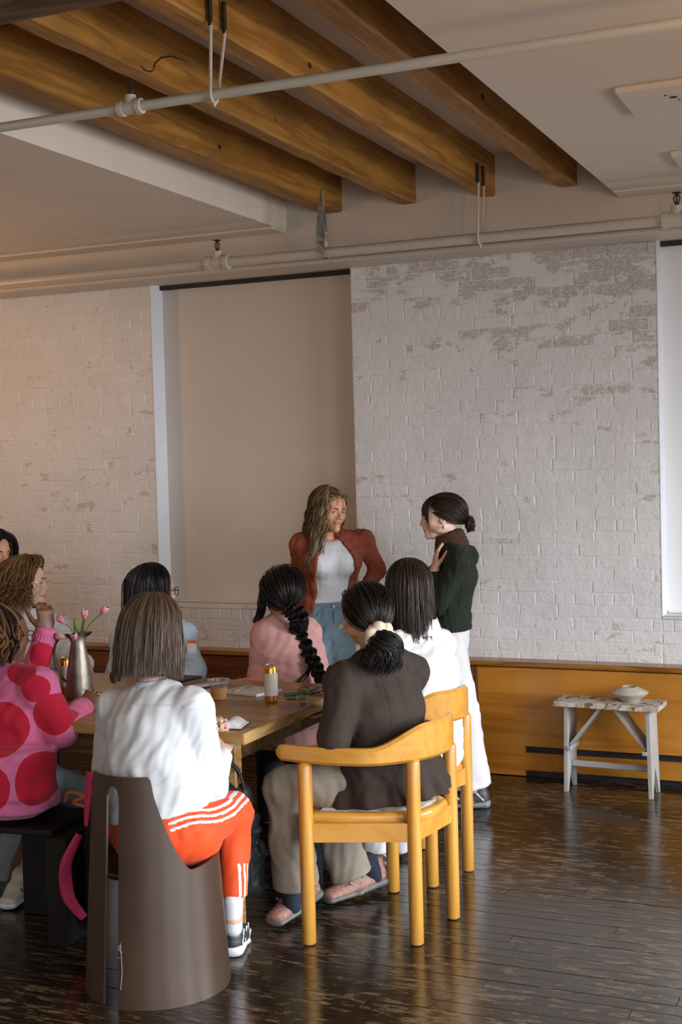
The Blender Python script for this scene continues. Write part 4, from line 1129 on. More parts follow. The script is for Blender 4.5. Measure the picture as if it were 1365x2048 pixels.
# ---- materials of people
def two_tone(name, col_a, col_b, rough=.85, var=.05, weave=400, bmp=.25, nscale=18, soft=.0006, fuzz=0.0):
    """cloth knitted or printed in two colours; the 'pattern' attribute is the distance inside the second colour"""
    m, nt, b = new_mat(name); v = coords(nt)
    at = nd(nt, 'ShaderNodeAttribute'); at.attribute_name = 'pattern'
    h = at.outputs['Fac']
    if fuzz: h = mth(nt, 'ADD', h, mth(nt, 'MULTIPLY', mth(nt, 'SUBTRACT', noise(nt, v, 190, 2), .5), fuzz))
    mr = nd(nt, 'ShaderNodeMapRange'); mr.inputs[1].default_value = -soft; mr.inputs[2].default_value = soft; nt.links.new(h, mr.inputs[0])
    n = noise(nt, v, nscale, 4); cs = []
    for c in (col_a, col_b):
        r = ramp(nt, [(.3, tuple(x * (1 - var) for x in c)), (.7, tuple(min(1, x * (1 + var)) for x in c))]); nt.links.new(n, r.inputs[0]); cs.append(r.outputs[0])
    nt.links.new(mixc(nt, mr.outputs[0], cs[0], cs[1]), b.inputs['Base Color'])
    b.inputs['Roughness'].default_value = rough; b.inputs['Specular IOR Level'].default_value = .25; b.inputs['Sheen Weight'].default_value = .12
    bump(nt, b, noise(nt, v, weave, 2), bmp, .002); return m
def skin_mat(name, col):
    m, nt, b = new_mat(name); v = coords(nt, 'Object')
    r = ramp(nt, [(.35, tuple(c * .9 for c in col)), (.65, tuple(min(1, c * 1.07) for c in col))]); nt.links.new(noise(nt, v, 22, 3), r.inputs[0])
    nt.links.new(r.outputs[0], b.inputs['Base Color']); b.inputs['Roughness'].default_value = .48
    b.inputs['Subsurface Weight'].default_value = .12; b.inputs['Subsurface Radius'].default_value = (.012, .005, .003); b.inputs['Subsurface Scale'].default_value = 1
    return m
def hair_mats(name, col, spread=.35, rough=.38):
    out = []
    for k, s in enumerate((1 - spread, 1.0, 1 + spread * 1.3)):
        m, nt, b = new_mat(name); b.inputs['Base Color'].default_value = (*[min(1, c * s) for c in col], 1)
        b.inputs['Roughness'].default_value = rough; b.inputs['Specular IOR Level'].default_value = .32; out.append(m)
    return out
def cloth(name, col, rough=.85, var=.05, weave=500, bmp=.25, nscale=18, knit=False):
    m, nt, b = new_mat(name); v = coords(nt)
    r = ramp(nt, [(.3, tuple(c * (1 - var) for c in col)), (.7, tuple(min(1, c * (1 + var)) for c in col))]); nt.links.new(noise(nt, v, nscale, 4), r.inputs[0])
    nt.links.new(r.outputs[0], b.inputs['Base Color']); b.inputs['Roughness'].default_value = rough; b.inputs['Specular IOR Level'].default_value = .25
    b.inputs['Sheen Weight'].default_value = .02
    bump(nt, b, noise(nt, v, weave, 2), bmp, .002); return m
M_eyewhite = simple('eye_white', (.62, .58, .55), .25, var=.02)
M_iris = simple('iris_brown', (.05, .025, .012), .15)
M_lash = simple('lash_dark', (.03, .015, .01), .6)
M_lip = simple('lips_rose', (.40, .13, .10), .4, var=.05)
M_teeth = simple('teeth', (.75, .72, .66), .25, var=.02)
M_gold = simple('gold_earring', (.75, .50, .16), .2, 1.0)

# ---- head frame
class Head:
    def __init__(s, c, fwd, up=(0, 0, 1), size=1.0):
        s.c = V3(c); s.f = unit(fwd); r = unit(np.cross(s.f, up)); s.r = r; s.u = np.cross(r, s.f); s.s = size
        s.A = np.array([s.r, s.f, s.u])
    def P(s, x, y, z): return s.c + s.s * (s.r * x + s.f * y + s.u * z)
    def pts(s, L): L = np.asarray(L, float); return s.c + s.s * (L @ s.A)
def add_head(F, H, face=True, female=True):
    S = H.s; b = lambda x, y, z, r, k=.012, op='+': F.ball(H.P(x, y, z), np.array(r) * S, H.A, k * S, op)
    b(0, -.016, .035, (.075, .094, .084)); b(0, .030, .030, (.064, .062, .068), .02)
    F.ell(H.P(0, .030, .0), H.P(0, .050, -.078), H.r, (.060 * S, .056 * S), (.034 * S, .030 * S), .02)
    for q in (-1, 1):
        b(q * .036, .052, -.022, (.026, .026, .026), .02); b(q * .045, .014, -.048, (.024, .034, .026), .02)
        b(q * .074, -.010, -.006, (.009, .018, .030), .006)
        b(q * .081, -.006, -.002, (.005, .008, .014), .004, '-')
    if face:
        b(0, .082, .026, (.046, .014, .010), .012)
        for q in (-1, 1): b(q * .031, .099, .004, (.019, .019, .013), .010, '-'); b(q * .031, .0715, .004, (.0165, .0165, .0125), .004)
        F.ell(H.P(0, .088, .014), H.P(0, .106, -.020), H.r, .0075 * S, .0105 * S, .010)
        for q in (-1, 1): b(q * .0098, .099, -.025, (.0078, .009, .0065), .005)
        b(0, .074, -.026, (.022, .022, .026), .012)
        b(0, .088, -.044, (.023, .013, .010), .010); b(0, .084, -.064, (.020, .012, .010), .010)
        b(0, .078, -.088, (.019, .017, .016), .015)
    return F
def face_bits(H, parent, smile=False, lid=.5, look=0.0, skin=None, brow=M_lash, browcol=None):
    S = H.s
    for q, nm in ((-1, 'eye'), (1, 'eye')):
        mb = MB(); c = H.P(q * .031, .0738, .004)
        vs = []; n = 14; R = .0130 * S
        def sph(mb, c, R, flat=1.0, mat=0, seg=14):
            vs = []; fs = []
            for i in range(seg // 2 + 1):
                th = math.pi * i / (seg // 2)
                for j in range(seg):
                    a = 2 * math.pi * j / seg
                    vs.append(tuple(c + R * (H.r * math.sin(th) * math.cos(a) + H.u * math.sin(th) * math.sin(a) * flat + H.f * math.cos(th))))
            for i in range(seg // 2):
                for j in range(seg): fs.append((i * seg + j, (i + 1) * seg + j, (i + 1) * seg + (j + 1) % seg, i * seg + (j + 1) % seg))
            mb.add(vs, fs, mat)
        sph(mb, c, R, .62 * lid * 1.3); 
        sph(mb, c + S * (H.f * .0088 + H.r * look * .005), .0056 * S, .9 * min(1, lid * 1.5), 1)
        mb.build('eye', [M_eyewhite, M_iris], parent, True, world=True)
        mb = MB(); pts = [H.P(q * .031 + t * .015, .0872 - .006 * t * t * (1 + .4 * q * t), .004 + .0062 * lid * 1.25 * (1 - t * t) + .0005) for t in np.linspace(-1, 1, 9)]
        mb.tube(pts, [.0006 * S, .0012 * S, .0014 * S, .0015 * S, .0016 * S, .0016 * S, .0015 * S, .0013 * S, .0007 * S], 6); mb.build('eyelash', M_lash, parent, True, world=True)
        mb = MB(); pts = [H.P(q * (.014 + .032 * t), .0985 - .015 * t * t, .0225 + .006 * math.sin(t * 2.4)) for t in np.linspace(0, 1, 8)]
        mb.tube(pts, [.0016 * S, .003 * S, .0032 * S, .003 * S, .0027 * S, .0022 * S, .0016 * S, .0006 * S], 6, flat=.6); mb.build('eyebrow', browcol or M_lash, parent, True, world=True)
    mb = MB(); w = .023 if not smile else .025
    def lip(z0, th, dz, y0):
        pts = [H.P(w * t, y0 - .014 * t * t, z0 + dz * t * t) for t in np.linspace(-1, 1, 11)]
        mb.tube(pts, [th * S * max(.25, math.sqrt(max(0, 1 - (abs(t) * .97) ** 2.2))) for t in np.linspace(-1, 1, 11)], 8)
    up = .009 if smile else .002
    lip(-.0475, .0036, up, .0968); lip(-.0560 - (.007 if smile else 0), .0042, up + (.007 if smile else .001), .0935)
    mb.build('lips', M_lip, parent, True, world=True)
    if smile:
        mb = MB(); pts = [H.P(.016 * t, .0915 - .010 * t * t, -.0545 + .006 * t * t) for t in np.linspace(-1, 1, 9)]; mb.tube(pts, [.001 * S, .003 * S, .004 * S, .0042 * S, .0042 * S, .0042 * S, .004 * S, .003 * S, .001 * S], 8); mb.build('teeth', M_teeth, parent, True, world=True)

def rotv(v, ax, a):
    ax = unit(ax); v = V3(v); return v * math.cos(a) + np.cross(ax, v) * math.sin(a) + ax * np.dot(ax, v) * (1 - math.cos(a))
def add_hand(F, w, d, palm, thumb_side, curl=.35, s=1.0, spread=.06, curls=None, thumb=(.9, .5)):
    """w wrist, d direction wrist->knuckles, palm = direction the palm faces, thumb_side +1/-1 along cross(d, palm)"""
    w = V3(w); d = unit(d); palm = unit(V3(palm) - d * np.dot(palm, d)); side = np.cross(d, palm) * thumb_side
    F.ell(w - d * .01, w + d * .03 * s, side, (.024 * s, .018 * s), (.032 * s, .016 * s), .015)
    F.ell(w + d * .025 * s, w + d * .078 * s, side, (.032 * s, .015 * s), (.038 * s, .0125 * s), .012)
    lens = [.070, .078, .073, .058]; offs = [.029, .010, -.010, -.029]; rr = [.0082, .0085, .0081, .0072]
    for i in range(4):
        b0 = w + d * (.080 - .006 * (i == 3) - .002 * (i == 0)) * s + side * offs[i] * s
        dir_ = unit(d + side * (spread * (1.5 - i))); c = curl if curls is None else curls[i]
        L = lens[i] * s; segs = (.42, .32, .26); p = b0; ang = c * .7
        for j, q in enumerate(segs):
            dd = rotv(dir_, np.cross(dir_, palm), ang); e = p + dd * L * q
            F.ell(p, e, None, rr[i] * s * (1 - .07 * j), rr[i] * s * (.95 - .08 * j), .004); p = e; ang += c * (1.1 if j == 0 else .8)
    b0 = w + d * .018 * s + side * .026 * s + palm * .004
    td = unit(d * thumb[0] + side * .75 + palm * thumb[1]); e1 = b0 + td * .042 * s
    F.ell(b0, e1, None, .0125 * s, .0105 * s, .010)
    td2 = unit(td * .8 + d * .6 + palm * .2); e2 = e1 + td2 * .030 * s; F.ell(e1, e2, None, .010 * s, .009 * s, .004)
    F.ell(e2, e2 + unit(td2 + d * .3) * .022 * s, None, .009 * s, .007 * s, .004)
    return F

def add_torso(F, J, side, sc=1.0, grow=0.0, k=.035, chest=True, bust=.0):
    side = unit(side); pel, ch, nk = V3(J['pelvis']), V3(J['chest']), V3(J['neck']); up = unit(nk - pel); fwd = np.cross(up, side); gq = grow
    waist = pel * .55 + ch * .45
    F.ell(pel - up * .03, pel + up * .05, side, (.165 * sc + gq, .115 * sc + gq), (.150 * sc + gq, .105 * sc + gq), k)
    F.ell(waist, ch, side, (.125 * sc + gq, .090 * sc + gq), (.148 * sc + gq, .102 * sc + gq), k)
    F.ell(ch, nk - up * .045, side, (.150 * sc + gq, .100 * sc + gq), (.115 * sc + gq, .070 * sc + gq), k)
    if bust:
        for q in (-1, 1): F.ball(ch + fwd * (.070 + bust) * sc + side * q * .068 * sc - up * .01, (.056 + gq, .052 + gq, .056 + gq), [side, fwd, up], .04)
    for q, n in ((1, 'shR'), (-1, 'shL')):
        F.ell(nk - up * .035 + side * q * .03, V3(J[n]), fwd, (.046 * sc + gq, .042 * sc + gq), (.048 * sc + gq, .046 * sc + gq), k)
    return F
def limb(F, a, b, r0, r1, k=.02, side=None, mid=None):
    a, b = V3(a), V3(b)
    if mid is None: return F.ell(a, b, side, r0, r1, k)
    m = a * (1 - mid[0]) + b * mid[0]; F.ell(a, m, side, r0, mid[1], k); return F.ell(m, b, side, mid[1], r1, k)

# ---- hair: strands as fine three-sided tubes over a closed under-layer
def strands_mesh(paths, rad, rng, nm=3, flat=1.0, sides=3):
    """paths (N,T,3); rad (T,) or (N,T)"""
    N, T, _ = paths.shape; rad = np.broadcast_to(rad, (N, T))
    tan = np.gradient(paths, axis=1); tan /= np.linalg.norm(tan, axis=2, keepdims=True) + 1e-9
    ref = rng.normal(size=(N, 1, 3)); a = np.cross(tan, ref); a /= np.linalg.norm(a, axis=2, keepdims=True) + 1e-9; b = np.cross(tan, a)
    ring = []
    for j in range(sides):
        an = 2 * np.pi * j / sides; ring.append(paths + (a * np.cos(an) + b * np.sin(an) * flat) * rad[:, :, None])
    v = np.stack(ring, 2).reshape(-1, 3)
    base = (np.arange(N)[:, None] * T + np.arange(T - 1)[None, :]) * sides
    F = []
    for j in range(sides):
        j2 = (j + 1) % sides; F.append(np.stack([base + j, base + j2, base + sides + j2, base + sides + j], -1).reshape(-1, 4))
    mid = np.tile(np.repeat(rng.integers(0, nm, N), T - 1), sides)
    return v, np.concatenate(F), mid
class HairB:
    def __init__(s, H, seed): s.H = H; s.rng = np.random.default_rng(seed); s.v = []; s.f = []; s.m = []; s.n = 0
    def put(s, v, f, m): s.v.append(v); s.f.append(f + s.n); s.m.append(m); s.n += len(v)
    def strands(s, local, rad, world=False, **kw):
        P = local if world else s.H.pts(local.reshape(-1, 3)).reshape(local.shape)
        s.put(*strands_mesh(P, rad, s.rng, **kw))
    def shell(s, local, world=False, closed=False, mat=0):
        n, m, _ = local.shape; P = local.reshape(-1, 3) if world else s.H.pts(local.reshape(-1, 3))
        i, j = np.meshgrid(np.arange(n if closed else n - 1), np.arange(m - 1), indexing='ij'); i2 = (i + 1) % n
        f = np.stack([i * m + j, i2 * m + j, i2 * m + j + 1, i * m + j + 1], -1).reshape(-1, 4); s.put(P, f, np.full(len(f), mat))
    def done(s, mats, parent, name='hair', label=None):
        me = np_mesh(name, np.concatenate(s.v), np.concatenate(s.f), mats, midx=np.concatenate(s.m))
        return link(name, me, parent, world=True, **({'label': label} if label else {}))
SC, SR = np.array((0, -.014, .034)), np.array((.081, .102, .090))
def fall_paths(phi, part, z_end, rng, T=22, lay=1.0, flare=.0, wave=0, wfreq=5, jit=.02, curl_in=0.0, back=0.0, top=.06, widest=1.65):
    """strands from the parting over the skull and straight down. phi: azimuth seen from above, 0 = right ear, 90 deg = face"""
    N = len(phi); lay = np.broadcast_to(lay, (N,)); t = np.linspace(0, 1, T)[None, :]
    z_end = np.broadcast_to(z_end, (N,))
    arcf = .42; th0 = top + 0 * phi
    th = th0[:, None] + (widest - th0[:, None]) * np.minimum(1, t / arcf) ** .9
    px, py = part
    x = SC[0] + SR[0] * lay[:, None] * np.sin(th) * np.cos(phi)[:, None]; y = SC[1] + SR[1] * lay[:, None] * np.sin(th) * np.sin(phi)[:, None]; z = SC[2] + SR[2] * lay[:, None] * np.cos(th)
    w = np.clip(1 - t / arcf, 0, 1) ** 1.3; x = x + px * w; y = y + py * w
    q = np.clip((t - arcf) / (1 - arcf), 0, 1); z1 = SC[2] + SR[2] * lay * math.cos(widest)
    z = np.where(t > arcf, z1[:, None] + (z_end - z1)[:, None] * q, z)
    k = 1 + flare * q - curl_in * q ** 3
    x = SC[0] + (x - SC[0]) * np.where(t > arcf, k, 1); y = SC[1] + (y - SC[1]) * np.where(t > arcf, k, 1) - back * q
    P = np.stack([x, y, z], -1); P += rng.normal(size=(N, 1, 3)) * jit * .3 * np.minimum(1, t * 2)[:, :, None]
    if wave:
        ph = rng.uniform(0, 6.28, (N, 1)); fr = wfreq * rng.uniform(.8, 1.25, (N, 1)); s_ = np.clip(t * 1.6 - .1, 0, 1)
        P[..., 0] += wave * s_ * np.sin(fr * 6.28 * t + ph); P[..., 1] += wave * s_ * np.cos(fr * 6.28 * t + ph)
    return P
def gather_paths(dirs, G, rng, T=12, lift=.0, jit=.004):
    """strands lying on the skull from the hairline to the gathering point G"""
    g_ = (np.array(G) - SC) / SR; gn = np.linalg.norm(g_); gu = g_ / gn; N = len(dirs); t = np.linspace(0, 1, T)[None, :, None]
    d = dirs / np.linalg.norm(dirs, axis=1, keepdims=True); om = np.arccos(np.clip(d @ gu, -1, .9999))[:, None, None]
    fr = np.clip(d[:, 1], 0, 1) * np.clip(d[:, 2] * 3 - .5, 0, 1); cw = np.array((0, -.30, .95)) * (fr * 1.5)[:, None, None]
    q = (np.sin((1 - t) * om) * d[:, None, :] + np.sin(t * om) * gu) / np.sin(om) * (1 - 2 * t * (1 - t) * fr[:, None, None]) + 2 * t * (1 - t) * cw
    q /= np.linalg.norm(q, axis=2, keepdims=True)
    r = 1.0 + lift * np.sin(np.pi * t) + (gn - 1) * t ** 2 + rng.normal(size=(N, 1, 1)) * jit * 8
    return SC + q * SR * r
def sphere_dirs(n, rng, ok):
    out = []
    while len(out) < n:
        d = rng.normal(size=3); d /= np.linalg.norm(d)
        if ok(d): out.append(d)
    return np.array(out)
def cap_shell(hb, ok_z=lambda phi: -.45, lay=.985):
    """closed under-layer over the scalp down to a hairline that depends on azimuth"""
    n, m = 40, 16; P = np.zeros((n, m, 3))
    for i in range(n):
        phi = 2 * math.pi * i / n; zc = ok_z(phi); thm = math.acos(max(-1, min(1, zc)))
        for j in range(m):
            th = .001 + thm * j / (m - 1); P[i, j] = SC + SR * lay * np.array((math.sin(th) * math.cos(phi), math.sin(th) * math.sin(phi), math.cos(th)))
    hb.shell(P, closed=True)
def hairline(phi):
    """low at nape and sides, high over the face (phi=90 deg)"""
    f = math.cos(phi - math.pi / 2)          # 1 = face, -1 = nape
    if f > .45: return .33 + .14 * f
    if f > .1: return .393 - (.45 - f) / .35 * .523
    return -.13 - .5 * min(1, (.1 - f) / .8)
def bundle(curve, n, R, rng, T=26, twist=0.0, wave=0.0, wf=4, taper=.35):
    """strands following a guide curve inside radius profile R(t)"""
    C = np.array([list(p) for p in catmull(curve, 10)]); L = np.linspace(0, len(C) - 1, T); i0 = np.clip(L.astype(int), 0, len(C) - 2); fr = (L - i0)[:, None]
    C = C[i0] * (1 - fr) + C[i0 + 1] * fr; tan = np.gradient(C, axis=0); tan /= np.linalg.norm(tan, axis=1, keepdims=True)
    a = np.cross(tan, (0.3, .5, .81)); a /= np.linalg.norm(a, axis=1, keepdims=True); b = np.cross(tan, a)
    t = np.linspace(0, 1, T); an = rng.uniform(0, 6.28, (n, 1)) + twist * t[None, :]; rr = np.sqrt(rng.uniform(.15, 1, (n, 1))) * np.array([R(x) for x in t])[None, :]
    P = C[None] + a[None] * (np.cos(an) * rr)[..., None] + b[None] * (np.sin(an) * rr)[..., None]
    if wave:
        ph = rng.uniform(0, 6.28, (n, 1)); P[..., 0] += wave * np.sin(wf * 6.28 * t + ph) * t; P[..., 2] += wave * np.cos(wf * 6.28 * t + ph) * t
    return P
def shoe(parent, heel, toe, ankle, mats, W=.045, label=None, lift=.0):
    """trainer: upper, sole and lace panel; heel and toe are ground points under its ends"""
    heel, toe = V3(heel), V3(toe); d = unit(toe - heel); up = np.array((0, 0, 1.)); up = unit(up - d * np.dot(up, d)); side = np.cross(d, up)
    L = np.linalg.norm(toe - heel); F = Field()
    F.ell(heel + d * .035 + up * .045, heel + d * L * .45 + up * .042, side, (W * .80, .036), (W * .92, .034), .02)
    F.ell(heel + d * L * .45 + up * .040, toe - d * .035 + up * .030, side, (W * .92, .032), (W * .80, .020), .02)
    F.ell(heel + d * .045 + up * .06, heel + d * .055 + up * .105, side, (W * .74, .040), (W * .70, .040), .015, cap=.01)
    F.ell(heel + d * .07 + up * .085, heel + d * L * .6 + up * .055, side, (W * .5, .02), (W * .5, .014), .02)
    u = link('shoe', F.mesh('shoe', mats[0], .0045, matfn=None), parent, world=True, **({'label': label} if label else {}))
    F2 = Field()
    F2.ell(heel + d * .02 + up * .020, heel + d * L * .5 + up * .015, side, (W * .92, .025), (W * 1.0, .018), .01); F2.ell(heel + d * L * .5 + up * .015, toe - d * .03 + up * .017, side, (W * 1.0, .018), (W * .90, .017), .01)
    wlink('sole', F2.mesh('sole', mats[1], .0045, cuts=[(heel + up * .001, -up)]), u)
    mb = MB()
    for i in range(5):
        c = heel + d * L * (.42 + .07 * i) + up * (.0785 - .0075 * i); mb.tube([c - side * W * .55 - up * .006, c + up * .004, c + side * W * .55 - up * .006], .0028, 6)
    if len(mats) > 2: wlink('laces', mb.mesh('laces', mats[2], True), u)
    if len(mats) > 3:
        mb = MB()
        for q in (-1, 1):
            for i in range(3):
                c = heel + d * L * (.20 + .19 * i) + up * (.060 - .006 * i) + side * q * W * (.84 if i else .78); mb.tube([c - d * .022 - up * .02, c + d * .016 + up * .018], .0045, 6, flat=.7)
        wlink('stripe', mb.mesh('stripe', mats[3], True), u)
    return u
def wlink(name, me, parent, **kw): return link(name, me, parent, world=True, **kw)
for _k, _d in J.items():
    for _a in _d: _d[_a] = V3(_d[_a])
SK_tan = skin_mat('skin_tan', (.55, .27, .155)); SK_pale = skin_mat('skin_pale', (.68, .43, .34)); SK_mid = skin_mat('skin_golden', (.52, .28, .16)); SK_deep = skin_mat('skin_deep', (.17, .075, .038)); SK_peach = skin_mat('skin_peach', (.66, .40, .30))

def person(key, label, group=None):
    p = J[key]['pelvis']; return empty('person', (p[0], p[1], 0), label=label, cat='person', group=group)
def body(j, H, mat, root, res=.006, face=False, sc=1.0, hands=(), side=None, legs=True, neck_r=.050):
    F = Field(); side = unit(j['shR'] - j['shL']) if side is None else side
    add_torso(F, j, side, sc, -.014)
    F.ell(j['neck'] - (0, 0, .03), H.P(0, -.022, -.045), side, (neck_r, neck_r), (neck_r * .95, neck_r * 1.0), .02)
    add_head(F, H, face)
    for q in 'RL':
        limb(F, j['sh' + q], j['el' + q], .038, .033); limb(F, j['el' + q], j['wr' + q], .033, .023)
        if legs:
            limb(F, j['hip' + q], j['kn' + q], .070, .048, .03); limb(F, j['kn' + q], j['an' + q], .046, .034)
    for h in hands: add_hand(F, **h)
    return link('body', F.mesh('body', mat, res), root, world=True)
def pants(j, mats, root, name='trousers', hip=(.170, .120), th=.086, kn=.066, hem=.062, sc=1.0, res=.0085, seed=1, amp=.005, top=None, attr=None, extra=None, wl=.07):
    F = Field(); side = unit(j['hipR'] - j['hipL']); up = unit(j['chest'] - j['pelvis']); pel = j['pelvis']
    F.ell(pel - up * .02, pel + up * .10, side, hip, (hip[0] * .88, hip[1] * .9), .04)
    cuts = []
    for q in 'RL':
        limb(F, j['hip' + q], j['kn' + q], th, kn, .03); F.ell(j['kn' + q], j.get('hem' + q, j['an' + q]), None, (kn, kn), (hem, hem), .025, cap=.012)
    if top is not None: cuts.append((pel + up * top, up))
    if extra: extra(F)
    f = folds(unit(j['knR'] - j['anR']), amp, wl, seed)
    me = F.mesh(name, mats, res, f, cuts, attr=attr); return link(name, me, root, world=True)
def shirt(j, mats, root, name, side=None, grow=.006, sl=(.052, .046, .036), hemz=None, hem=(.170, .120), res=.0078, fold=None, sc=1.0, bust=0, cuts=(), sub=None, k=.03, attr=None, extra=None, fore=True, length=.0):
    F = Field(); side = unit(j['shR'] - j['shL']) if side is None else side
    add_torso(F, j, side, sc, grow, bust=bust); up = unit(j['neck'] - j['pelvis'])
    F.ell(j['pelvis'] * .6 + j['chest'] * .4, j['pelvis'] - up * length, side, (hem[0] * .93, hem[1] * .93), hem, .03, cap=.02)
    F.ell(j['neck'] - up * .03, j['neck'] + up * .012, side, (.062, .060), (.054, .054), .02, cap=.012)
    for q in 'RL':
        s0 = j['sh' + q]; limb(F, s0, j['el' + q], sl[0], sl[1], k)
        if fore: F.ell(j['el' + q], j['el' + q] + (j['wr' + q] - j['el' + q]) * .90, None, (sl[1], sl[1]), (sl[2], sl[2]), .02, cap=.010)
    if extra: extra(F)
    if sub: sub(F)
    c = list(cuts)
    if hemz is not None: c.append(((0, 0, hemz), (0, 0, -1)))
    return link(name, F.mesh(name, mats, res, fold, c, attr=attr), root, world=True)
def quad_strip(name, A, B, t, mat, root, nrm=None, **kw):
    """thin cloth strip between two rails of points"""
    mb = MB(); vs = []
    for a, b in zip(A, B): vs += [tuple(a), tuple(b)]
    n = len(A); mb.add(vs, [(2 * i, 2 * i + 1, 2 * i + 3, 2 * i + 2) for i in range(n - 1)])
    o = mb.build(name, mat, root, True, world=True, **kw); return solid(o, t)

W_shirt = cloth('white_cotton', (.60, .62, .64), .8, .02); W_shirt2 = cloth('bright_white_cotton', (.66, .655, .66), .8, .02)
M_btn = simple('dark_button', (.03, .012, .01), .3)

# ---------------- woman in the rust blazer, standing by the blind
j = J['p5']; root = person('p5', 'standing woman in rust blazer, white t-shirt and jeans, long wavy blonde-brown hair')
side = unit(j['shL'] - j['shR']) * -1; up = unit(j['neck'] - j['pelvis']); fw = -np.cross(side, up) * 1.0
fw = np.cross(up, side); fw = fw if fw[1] < 0 else -fw
H = Head(j['head'], (.85, -.51, -.13), up=(.10, .02, 1), size=.95)
j['toeR'] = j['toeL'] = unit((.3, -.9, 0))
body(j, H, SK_tan, root, .0058, True, hands=[dict(w=j['wrL'], d=(.0, .9, -.25), palm=(-.8, 0, 0), thumb_side=1, curl=.5, s=.9), dict(w=j['wrR'], d=(.1, -.1, -1), palm=(1, 0, 0), thumb_side=1, s=.9)], neck_r=.046, side=side)
face_bits(H, root, smile=False, lid=.5, look=.6)
tee = lambda F: (F.ball(j['neck'] + fw * .03 + up * .03, (.078, .085, .060), None, .006, '-'))
shirt(j, W_shirt, root, 't_shirt', side=side, grow=-.002, sl=(.036, .032, .03), fore=False, hem=(.150, .108), bust=.012, sub=tee, length=-.075, fold=fold_sum(folds(up, .0022, .06, 4), folds(unit(side + up * .3), .002, .07, 5)), cuts=[(j['pelvis'] + up * .098, -up)])
rust = cloth('rust_wool', (.235, .060, .030), .8, .08)
def bl(F):
    for q in 'RL': F.ball(j['sh' + q] + up * .006, (.046, .046, .044), None, .03)
def opening(F):
    a = j['neck'] + fw * .10; b = j['pelvis'] + fw * .15
    F.ell(a + up * .05, j['chest'] + fw * .13 - side * .0, side, (.046, .085), (.098, .10), .006, '-')
    F.ell(j['chest'] + fw * .13, b - up * .05, side, (.098, .10), (.125, .11), .006, '-')
    F.ball(j['neck'] + up * .045, (.060, .060, .07), None, .006, '-')
shirt(j, rust, root, 'blazer', side=side, grow=.012, sl=(.048, .045, .036), hem=(.158, .115), bust=.015, extra=bl, sub=opening, length=-.08, fold=fold_sum(folds(up, .003, .07, 8), folds(unit(j['elL'] - j['shL']), .0035, .045, 9)), cuts=[(j['pelvis'] + up * .045, -up)], res=.005)
for q in (-1, 1):       # q=-1 is her left, image right
    s_ = -side * q * -1
    A = [j['neck'] + up * .045 - fw * .01 + side * q * .054, j['neck'] + fw * .060 + side * q * .062 + up * .012, j['neck'] + fw * .108 + side * q * .060 - up * .06, j['chest'] + fw * .118 + side * q * .090 + up * .03]
    B = [j['neck'] + up * .022 - fw * .03 + side * q * .092, j['neck'] + fw * .052 + side * q * .128 - up * .035, j['neck'] + fw * .100 + side * q * .122 - up * .078, j['chest'] + fw * .112 + side * q * .100 + up * .02]
    quad_strip('lapel', [tuple(x) for x in catmull(A, 4)], [tuple(x) for x in catmull(B, 4)], .005, rust, root)
for i in range(7):
    t = i / 6; c = (j['chest'] + up * .02) * (1 - t) + (j['pelvis'] + up * .12) * t + fw * (.122 - .004 * t) - side * (.098 + .026 * t)
    MB().lathe([(.0, -.004), (.006, -.002), (.006, .002), (0, .005)], tuple(c), 10).build('button', M_btn, root, True, world=True)
denim = cloth('blue_denim', (.15, .225, .275), .85, .3, weave=700, bmp=.35, nscale=7)
pants(j, denim, root, 'jeans', hip=(.158, .110), th=.083, kn=.070, hem=.066, top=.098, amp=.008, wl=.09)
mb = MB(); rim = [j['pelvis'] + up * .084 + side * (.147 * math.cos(a)) + fw * (.108 * math.sin(a)) for a in np.linspace(0, 2 * math.pi, 40, endpoint=False)]
mb.tube(rim, .016, 6, closed=True, flat=.35); mb.build('waistband', denim, root, True, world=True)
c = j['pelvis'] + up * .084 + fw * .118 - side * .004
mb = MB(); mb.lathe([(0, -.008), (.008, -.004), (.008, .004), (0, .008)], tuple(c), 12); mb.build('jeans_button', M_alu, root, True, world=True)
mb = MB(); mb.tube([c - up * .02 - fw * .004, c - up * .07 - fw * .004, c - up * .115 - fw * .016], .0032, 6); mb.tube(catmull([c - up * .03 - side * .075 - fw * .012, c - up * .055 - side * .095 - fw * .022, c - up * .045 - side * .13 - fw * .05], 5), .002, 6); mb.tube(catmull([c - up * .03 + side * .075 - fw * .012, c - up * .055 + side * .095 - fw * .022, c - up * .045 + side * .13 - fw * .05], 5), .002, 6); mb.build('fly_seam', cloth('denim_seam', (.05, .09, .12)), root, True, world=True)
hb = HairB(H, 5); r = hb.rng
def p5phi(n): return r.uniform(math.radians(215), math.radians(402), n)
cap_shell(hb, hairline, 1.0)
ph = np.linspace(math.radians(215), math.radians(395), 40)
hb.shell(fall_paths(ph, (.03, .02), -.155, r, 16, lay=1.02, jit=0, wave=0))
hb.strands(fall_paths(p5phi(680), (.028, .02), r.uniform(-.31, -.14, 680), r, 20, lay=r.uniform(1.03, 1.18, 680), wave=.014, wfreq=2.8, flare=.14), np.r_[np.full(14, .0018), np.linspace(.0018, .0008, 6)])
